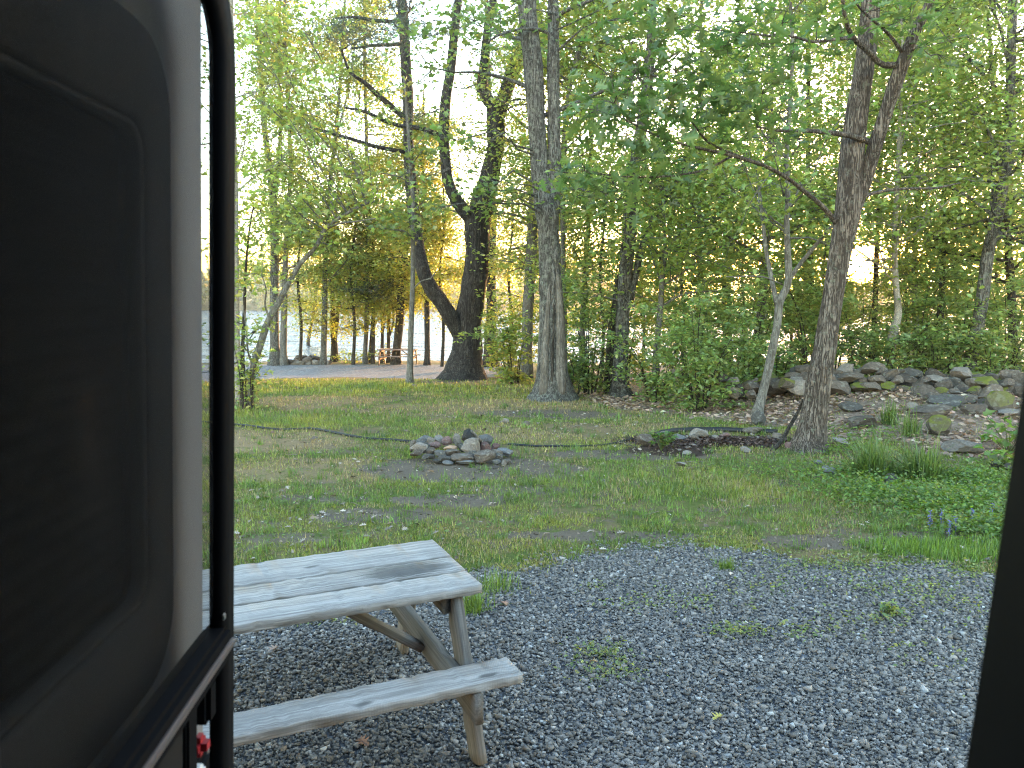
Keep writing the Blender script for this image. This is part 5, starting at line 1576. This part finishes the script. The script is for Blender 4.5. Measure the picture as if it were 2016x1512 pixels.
def litter():
    rng = np.random.default_rng(31)
    s = Soup()
    # thick on the bank
    n = 34000
    x = rng.uniform(.5, 13, n); y = rng.uniform(8.0, 19, n)
    k = rng.random(n) < z_litter(x, y) * (.25 + .75 * ss(.3, .6, fbm(x * 1.2, y * 1.2, 33, 3)))
    x, y = x[k], y[k]
    C = np.stack([x, y, hgt(x, y) + rng.uniform(.0, .035, len(x))], 1)
    V, F, kk = leaf_arrays(C, .10 * rng.uniform(.6, 1.3, len(C)), 'hex', rng, .75, 0)
    col = np.array([.34, .235, .175]) * np.exp(rng.normal(0, .35, len(C)))[:, None] * np.array([1, 1, 1]) * (1 + .04 * rng.normal(0, 1, (len(C), 3)))
    s.add(V, F, np.repeat(np.clip(col, .03, .6), kk, 0))
    # mulch chips
    c = ghit(1400, 870)
    x = rng.normal(c[0], .8, 2600); y = rng.normal(c[1], .28, 2600)
    k = rng.random(2600) < z_mulch(x, y); x, y = x[k], y[k]
    C = np.stack([x, y, hgt(x, y) + rng.uniform(0, .03, len(x))], 1)
    V, F, kk = leaf_arrays(C, .05 * rng.uniform(.5, 1.3, len(C)), 'hex', rng, .8, 0)
    s.add(V, F, np.repeat(np.array([.07, .042, .032]) * np.exp(rng.normal(0, .5, len(C)))[:, None], kk, 0))
    # crumbs of bark, twig and dry leaf on bare soil
    n = 16000
    x = rng.uniform(-3.5, 7.5, n); y = 5.6 + 10 * rng.random(n) ** 1.1
    k = rng.random(n) < (.10 + .9 * np.maximum(z_soil(x, y), .5 * z_dry(x, y))) * (1 - z_gravel(x, y)); x, y = x[k], y[k]
    C = np.stack([x, y, hgt(x, y) + rng.uniform(.002, .015, len(x))], 1)
    V, F, kk = leaf_arrays(C, .032 * np.exp(rng.normal(0, .45, len(C))), 'simple', rng, .8, 0)
    s.add(V, F, np.repeat(np.clip(np.array([.16, .12, .09]) * np.exp(rng.normal(0, .6, len(C)))[:, None], .02, .5), kk, 0))
    # fallen twigs
    for i in range(90):
        x, y = rng.uniform(-3, 6.5), rng.uniform(5.8, 14)
        if float(z_gravel(x, y)) > .6: continue
        a = rng.uniform(0, 6.283); l = rng.uniform(.06, .28)
        P = np.array([[x + l * t * math.cos(a) + rng.normal(0, .01), y + l * t * math.sin(a) + rng.normal(0, .01), 0] for t in (0, .5, 1)])
        P[:, 2] = hgt(P[:, 0], P[:, 1]) + .015
        s.add(*tube(P, np.array([.005, .004, .002]), 4), np.array([.13, .10, .08]) * rng.uniform(.6, 1.8))
    # pale scattered leaves on the lawn
    n = 1500
    x = rng.uniform(-3, 7.5, n); y = 5.6 + 9 * rng.random(n) ** 1.2
    k = rng.random(n) < (1 - z_gravel(x, y)) * ss(.38, .62, fbm(x * .9, y * .9, 35, 3)); x, y = x[k], y[k]
    C = np.stack([x, y, hgt(x, y) + rng.uniform(.005, .03, len(x))], 1)
    V, F, kk = leaf_arrays(C, .06 * rng.uniform(.5, 1.4, len(C)), 'oak', rng, .7, 0)
    s.add(V, F, np.repeat(np.array([.27, .225, .19]) * np.exp(rng.normal(0, .4, len(C)))[:, None], kk, 0))
    o = obj('leaf_litter', s.mesh('leaf_litter', M['deadleaf']))
    tag(o, 'dead brown leaves strewn over the bank and the lawn', 'leaf litter', kind='stuff')


litter()

# -- single fallen leaves that stand out on the gravel
for k, (px, py, s, col, lab) in enumerate([(993, 1194, .085, (.42, .22, .14), 'orange brown oak leaf fallen on the gravel right of the table'), (1414, 1420, .075, (.42, .36, .08), 'yellow leaf on the gravel near the bottom of the picture'),
                                           (714, 1470, .085, (.26, .14, .09), 'brown leaf on the gravel under the near bench'), (1440, 1136, .06, (.5, .42, .36), 'pale curled leaf on the gravel below the round grass tuft'),
                                           (1170, 1310, .05, (.42, .30, .16), 'small tan leaf among the weeds in the gravel'), (540, 1285, .09, (.35, .25, .2), 'pale brown leaf on the gravel under the table')]):
    c = ghit(px, py)
    T, F = LT['oak']
    V = T - np.array([0, .5, 0]); V[:, 2] += .25 * np.abs(V[:, 0])
    o = obj('fallen_leaf', mesh_np('fallen_leaf', V, F, M['deadleaf'], False, np.tile(np.array(col), (len(V), 1))), None, (c[0], c[1], float(hgt(c[0], c[1])) + .026))
    o.scale = (s, s, s); o.rotation_euler = (.2, .15, k * 1.7 + .5)
    tag(o, lab, 'leaf', 'fallen leaves on the gravel')

# -- broad leaved plants
def broad_plant(label, px, py, n, size, h, r, col, seed, kind='maple'):
    rng = np.random.default_rng(seed)
    c = ghit(px, py); org = np.array([c[0], c[1], float(hgt(c[0], c[1]))])
    root = empty('plant', org, label, 'plant', 'broad leaved plants')
    C, tubes = [], []
    for i in range(n):
        a = rng.uniform(0, 6.283); rr = r * math.sqrt(rng.random()); z = h * rng.uniform(.35, 1)
        e = org + np.array([rr * math.cos(a), rr * math.sin(a), z]); C.append(e)
        if i % 3 == 0: tubes.append((np.array([org, org * .5 + e * .5 + [0, 0, .05], e]), np.array([.006, .005, .003])))
    s = Soup()
    for P, R in tubes: s.add(*tube(P, R, 4, cap=False), np.array([.10, .13, .04]))
    obj('stems', s.mesh('stems', M['leaf'], True, org), root)
    V, F, k = leaf_arrays(np.array(C), size * rng.uniform(.7, 1.2, n), kind, rng, .6)
    obj('foliage', mesh_np('foliage', V - org, F, M['leaf'], False, tints(n, k, col, rng, .2, .05)), root)


broad_plant('broad leaved green plant at the right edge beside the wall', 1985, 895, 46, .16, .5, .35, (.11, .19, .05), 41)
broad_plant('low broad leaves below the pale rounded boulder, by the jamb', 1965, 925, 34, .13, .28, .3, (.12, .19, .045), 42)
broad_plant('small leafy green plant among rocks at the left of the mulch bed', 1302, 888, 60, .085, .28, .16, (.10, .17, .04), 43)
broad_plant('low seedling with open leaves at the right gravel edge', 1745, 1218, 14, .06, .09, .08, (.16, .22, .06), 44)

# -- blue flower spikes
m_blue = mat_plain('blue_petals', (.13, .13, .30), .6)
for k, (px, py, lab) in enumerate([(1830, 1020, 'leftmost blue flower spike in the ground cover'), (1868, 1040, 'blue flower spike, second from left and lowest'), (1880, 1030, 'thickest blue flower spike beside the lowest one'),
                                   (1912, 1015, 'blue flower spike right of the thickest one'), (1952, 1003, 'rightmost blue flower spike near the door jamb'), (1852, 1016, 'faint blue flower spike between the left two')]):
    rng = np.random.default_rng(50 + k)
    c = ghit(px, py + 22); org = np.array([c[0], c[1], float(hgt(c[0], c[1]))])
    s = Soup()
    h = .17
    s.add(*tube(np.array([[0, 0, 0], [.004, 0, h * .5], [0, .004, h]]), np.array([.004, .003, .002]), 5), np.array([1, 1, 1]))
    n = 40
    t = rng.uniform(.25, 1, n); a = rng.uniform(0, 6.283, n); r = .016 * (1.15 - t * .7)
    C = np.stack([r * np.cos(a), r * np.sin(a), h * t], 1)
    V, F, kk = leaf_arrays(C, np.full(n, .018), 'hex', rng, 1.4, 0)
    s.add(V, F)
    tag(obj('flower_spike', s.mesh('flower_spike', m_blue), None, org), lab, 'flower', 'blue flower spikes')

# ------------------------------------------------------------------ camper door, screen door, door frame
def rrect(y0, y1, z0, z1, r, n=8):
    out = []
    for cy, cz, a0 in ((y1 - r, z1 - r, 0), (y0 + r, z1 - r, 90), (y0 + r, z0 + r, 180), (y1 - r, z0 + r, 270)):
        for k in range(n + 1):
            a = math.radians(a0 + 90 * k / n)
            out.append((cy + r * math.cos(a), cz + r * math.sin(a)))
    return np.array(out)


def ring_solid(name, outer, inner, x0, x1, mat, parent, org, bev=.004):
    """closed frame between two loops, from x0 (back) to x1 (front), its front edges eased"""
    n = len(outer)
    def loop(L, x): return np.stack([np.full(n, x), L[:, 0], L[:, 1]], 1)
    co = outer.mean(0)
    def ease(L, s):
        d = L - co; l = np.linalg.norm(d, axis=1)[:, None]
        return L - d / l * s
    Ls = [loop(outer, x0), loop(outer, x1 - bev), loop(ease(outer, bev), x1), loop(ease(inner, -bev), x1), loop(inner, x1 - bev), loop(inner, x0)]
    V = np.concatenate(Ls) - np.asarray(org)
    j = np.arange(n); k = (j + 1) % n
    F = np.concatenate([np.stack([a * n + j, a * n + k, ((a + 1) % 6) * n + k, ((a + 1) % 6) * n + j], 1) for a in range(6)])
    return obj(name, mesh_np(name, V, F, mat), parent)


def slab(name, loop2, x0, x1, mat, parent, org):
    n = len(loop2)
    V = np.concatenate([np.stack([np.full(n, x), loop2[:, 0], loop2[:, 1]], 1) for x in (x0, x1)]) - np.asarray(org)
    j = np.arange(n); k = (j + 1) % n
    me = mesh_np(name, V, [np.stack([j, k, n + k, n + j], 1), np.stack([np.arange(n)[::-1], n + np.arange(n)])], mat)
    return obj(name, me, parent)


def boxm(name, lo, hi, mat, parent, org, bev=.003):
    lo = np.array(lo, float); hi = np.array(hi, float)
    bm = bmesh.new()
    bmesh.ops.create_cube(bm, size=1)
    for v in bm.verts:
        v.co = Vector([(lo[i] + hi[i]) / 2 + v.co[i] * (hi[i] - lo[i]) for i in range(3)]) - Vector(org)
    if bev: bmesh.ops.bevel(bm, geom=bm.edges[:], offset=bev, segments=2, affect='EDGES')
    me = bpy.data.meshes.new(name); bm.to_mesh(me); bm.free()
    me.materials.append(mat)
    return obj(name, me, parent)


def doors():
    m_panel = mat_plain('door_panel_grey', (.140, .138, .141), .6, spec=.0, grain=.06, gscale=90, dust=.18)
    m_trim = mat_plain('window_trim', (.026, .024, .0235), .7, spec=.0, grain=.08, gscale=120, dust=.03)
    m_black = mat_plain('black_aluminium', (.007, .007, .008), .6, spec=.02)
    m_seal = mat_plain('door_seal', (.02, .019, .019), .8, spec=.02)
    m_red = mat_plain('red_plastic', (.26, .012, .018), .5)
    m_white = mat_plain('white_plastic', (.6, .6, .6), .5)
    # window shade: dark cloth with fine level pleats
    m_shade, t = newmat('dark_pleated_shade'); N = NT(t)
    w = N.n('TexWave', wave_type='BANDS', bands_direction='Z', inp={'Vector': N.coord('Object'), 'Scale': 14, 'Distortion': .3})
    N.out(N.princ(N.mix(w.outputs['Fac'], (.008, .007, .0068), (.017, .015, .0145)), .9, N.bump(w.outputs['Fac'], .5, .01), spec=0.0))
    m_glass, t = newmat('tinted_glass'); N = NT(t)
    gl = N.n('BsdfGlossy', inp={'Roughness': .3, 'Color': (1, 1, 1, 1)}); tr = N.n('BsdfTransparent', inp={'Color': (.55, .52, .5, 1)})
    fr = N.n('Fresnel', inp={'IOR': 1.25})
    N.out(N.n('MixShader', inp={0: N.math('MULTIPLY', fr.outputs[0], .010), 1: tr.outputs[0], 2: gl.outputs[0]}))
    m_screen, t = newmat('insect_screen'); N = NT(t)
    df = N.n('BsdfDiffuse', inp={'Color': (.02, .02, .021, 1)}); tr = N.n('BsdfTransparent')
    N.out(N.n('MixShader', inp={0: .30, 1: tr.outputs[0], 2: df.outputs[0]}))

    org = np.array([-.44, .40, .72])
    d = empty('camper_door', org, 'open grey camper door with dark rounded window at the left', 'door')
    XF = -.42
    outer = rrect(.40, 1.065, .72, 2.60, .11)
    hole = rrect(.44, .918, 1.660, 2.385, .075)
    ring_solid('door_panel', outer, hole, -.462, XF, m_panel, d, org, .006)
    ring_solid('door_seal', rrect(.392, 1.072, .712, 2.608, .118), rrect(.402, 1.063, .722, 2.598, .108), -.455, XF - .004, m_seal, d, org, .002)
    tro = rrect(.425, .932, 1.645, 2.400, .085)
    tri = rrect(.50, .868, 1.755, 2.295, .035)
    ring_solid('window_trim', tro, tri, XF - .002, XF + .010, m_trim, d, org, .006)
    tri2 = rrect(.508, .860, 1.763, 2.287, .03)
    ring_solid('window_lip', tri + 0, tri2, XF - .02, XF + .004, m_trim, d, org, .002)
    slab('window_shade', rrect(.493, .876, 1.748, 2.302, .03), XF - .034, XF - .026, m_shade, d, org)
    slab('window_pane', rrect(.504, .864, 1.759, 2.291, .03), XF - .016, XF - .012, m_glass, d, org)
    for z in (1.0, 2.2):
        boxm('hinge', (-.455, .365, z), (-.43, .40, z + .09), m_black, d, org)
    boxm('door_handle', (-.425, .955, 1.35), (-.395, 1.03, 1.47), m_black, d, org, .008)

    so = np.array([-.36, .42, .72])
    s = empty('screen_door', so, 'black framed insect screen door standing open over the camper door', 'screen door')
    fo = rrect(.42, .985, .73, 2.512, .12)
    fi = rrect(.475, .940, .79, 2.455, .07)
    ring_solid('screen_frame', fo, fi, -.370, -.352, m_black, s, so, .006)
    boxm('mid_rail', (-.380, .470, 1.640), (-.346, .955, 1.688), m_black, s, so, .006)
    boxm('rail_highlight', (-.346, .475, 1.662), (-.340, .950, 1.672), mat_plain('highlight_metal', (.16, .13, .12), .35, .6), s, so, .002)  # paler metal strip put in for the highlight along the rail
    slab('screen_mesh', rrect(.47, .955, 1.685, 2.46, .07), -.3655, -.3645, m_screen, s, so)
    boxm('lower_panel', (-.372, .47, .785), (-.362, .855, 1.645), m_seal, s, so, .002)
    boxm('panel_stile', (-.378, .825, .785), (-.356, .856, 1.640), m_black, s, so, .003)
    boxm('latch', (-.385, .885, 1.585), (-.352, .915, 1.640), m_black, s, so, .006)
    boxm('latch_tab', (-.380, .886, 1.540), (-.358, .914, 1.566), m_red, s, so, .008)
    boxm('latch_plate', (-.384, .885, 1.40), (-.362, .905, 1.528), m_white, s, so, .004)
    fo_ = boxm('screw', (-.353, .935, 1.70), (-.350, .943, 1.708), mat_plain('screw_steel', (.4, .4, .4), .3, .9), s, so, .001)

    # the camper round the doorway the picture is taken from
    ro = np.array([0, .40, .66])
    f = empty('camper', ro, 'dark camper doorway, its jamb shaded black along the right edge of the picture', 'camper')
    m_jamb = mat_plain('shaded_jamb', (.006, .006, .006), .6, spec=.1)  # near-black colour puts the unlit interior's shade into the jamb
    m_wall = mat_plain('camper_lining', (.16, .145, .13), .7, grain=.1, gscale=20)
    m_floor = mat_plain('camper_floor', (.10, .075, .055), .6, grain=.2, gscale=12)
    boxm('jamb', (.281, .355, .66), (.37, .42, 2.66), m_jamb, f, ro, .004)
    boxm('jamb', (-.52, .33, .66), (-.40, .388, 2.66), m_jamb, f, ro, .004)
    boxm('header', (-.52, .33, 2.664), (.40, .40, 2.74), m_jamb, f, ro, .004)
    boxm('threshold', (-.52, .33, .60), (.40, .50, .655), m_jamb, f, ro, .004)
    boxm('floor', (-3.2, -2.0, .60), (2.6, .325, .65), m_floor, f, ro, .004)
    boxm('ceiling', (-3.2, -2.0, 2.75), (2.6, .40, 2.82), m_wall, f, ro, .004)
    boxm('rear_wall', (-3.2, -2.06, .60), (2.6, -2.004, 2.82), m_wall, f, ro, .004)
    for x in (-3.26, 2.604):
        boxm('end_wall', (x, -2.06, .60), (x + .056, .40, 2.82), m_wall, f, ro, .004)
    # the camper stands a little out of level on its pad
    piv = Matrix.Translation((0, .45, 2.1))
    lean = piv @ Matrix.Rotation(.045, 4, 'Y') @ Matrix.Rotation(.0488, 4, 'X') @ piv.inverted()
    far = Matrix.Translation((-.36, .98, 2.1))
    swing = piv @ Matrix.Rotation(.045, 4, 'Y') @ piv.inverted() @ far @ Matrix.Rotation(math.radians(3.2), 4, 'Z') @ Matrix.Rotation(.012, 4, 'X') @ far.inverted()
    for o in (d, s, f):
        o.matrix_basis = lean @ Matrix.Translation(o.location) if o is f else swing @ Matrix.Translation(o.location - Vector((0, 0, .02)))


doors()


# ------------------------------------------------------------------ thin evening haze over the lake and the wood
def haze():
    m, t = newmat('evening_haze'); N = NT(t)
    v = N.n('VolumePrincipled', inp={'Color': (0.95, 0.93, 0.90, 1), 'Density': HAZE_DENSITY, 'Anisotropy': 0.86})
    o = N.n('OutputMaterial')
    t.links.new(v.outputs[0], o.inputs['Volume'])
    bm = bmesh.new(); bmesh.ops.create_cube(bm, size=1)
    lo, hi = (-620, -90, -8), (620, 760, 34)
    for q in bm.verts: q.co = Vector([(lo[i] + hi[i]) / 2 + q.co[i] * (hi[i] - lo[i]) for i in range(3)])
    me = bpy.data.meshes.new('haze'); bm.to_mesh(me); bm.free(); me.materials.append(m)
    tag(obj('haze', me), 'thin warm evening haze over the lake and the trees', 'haze', kind='stuff')


haze()
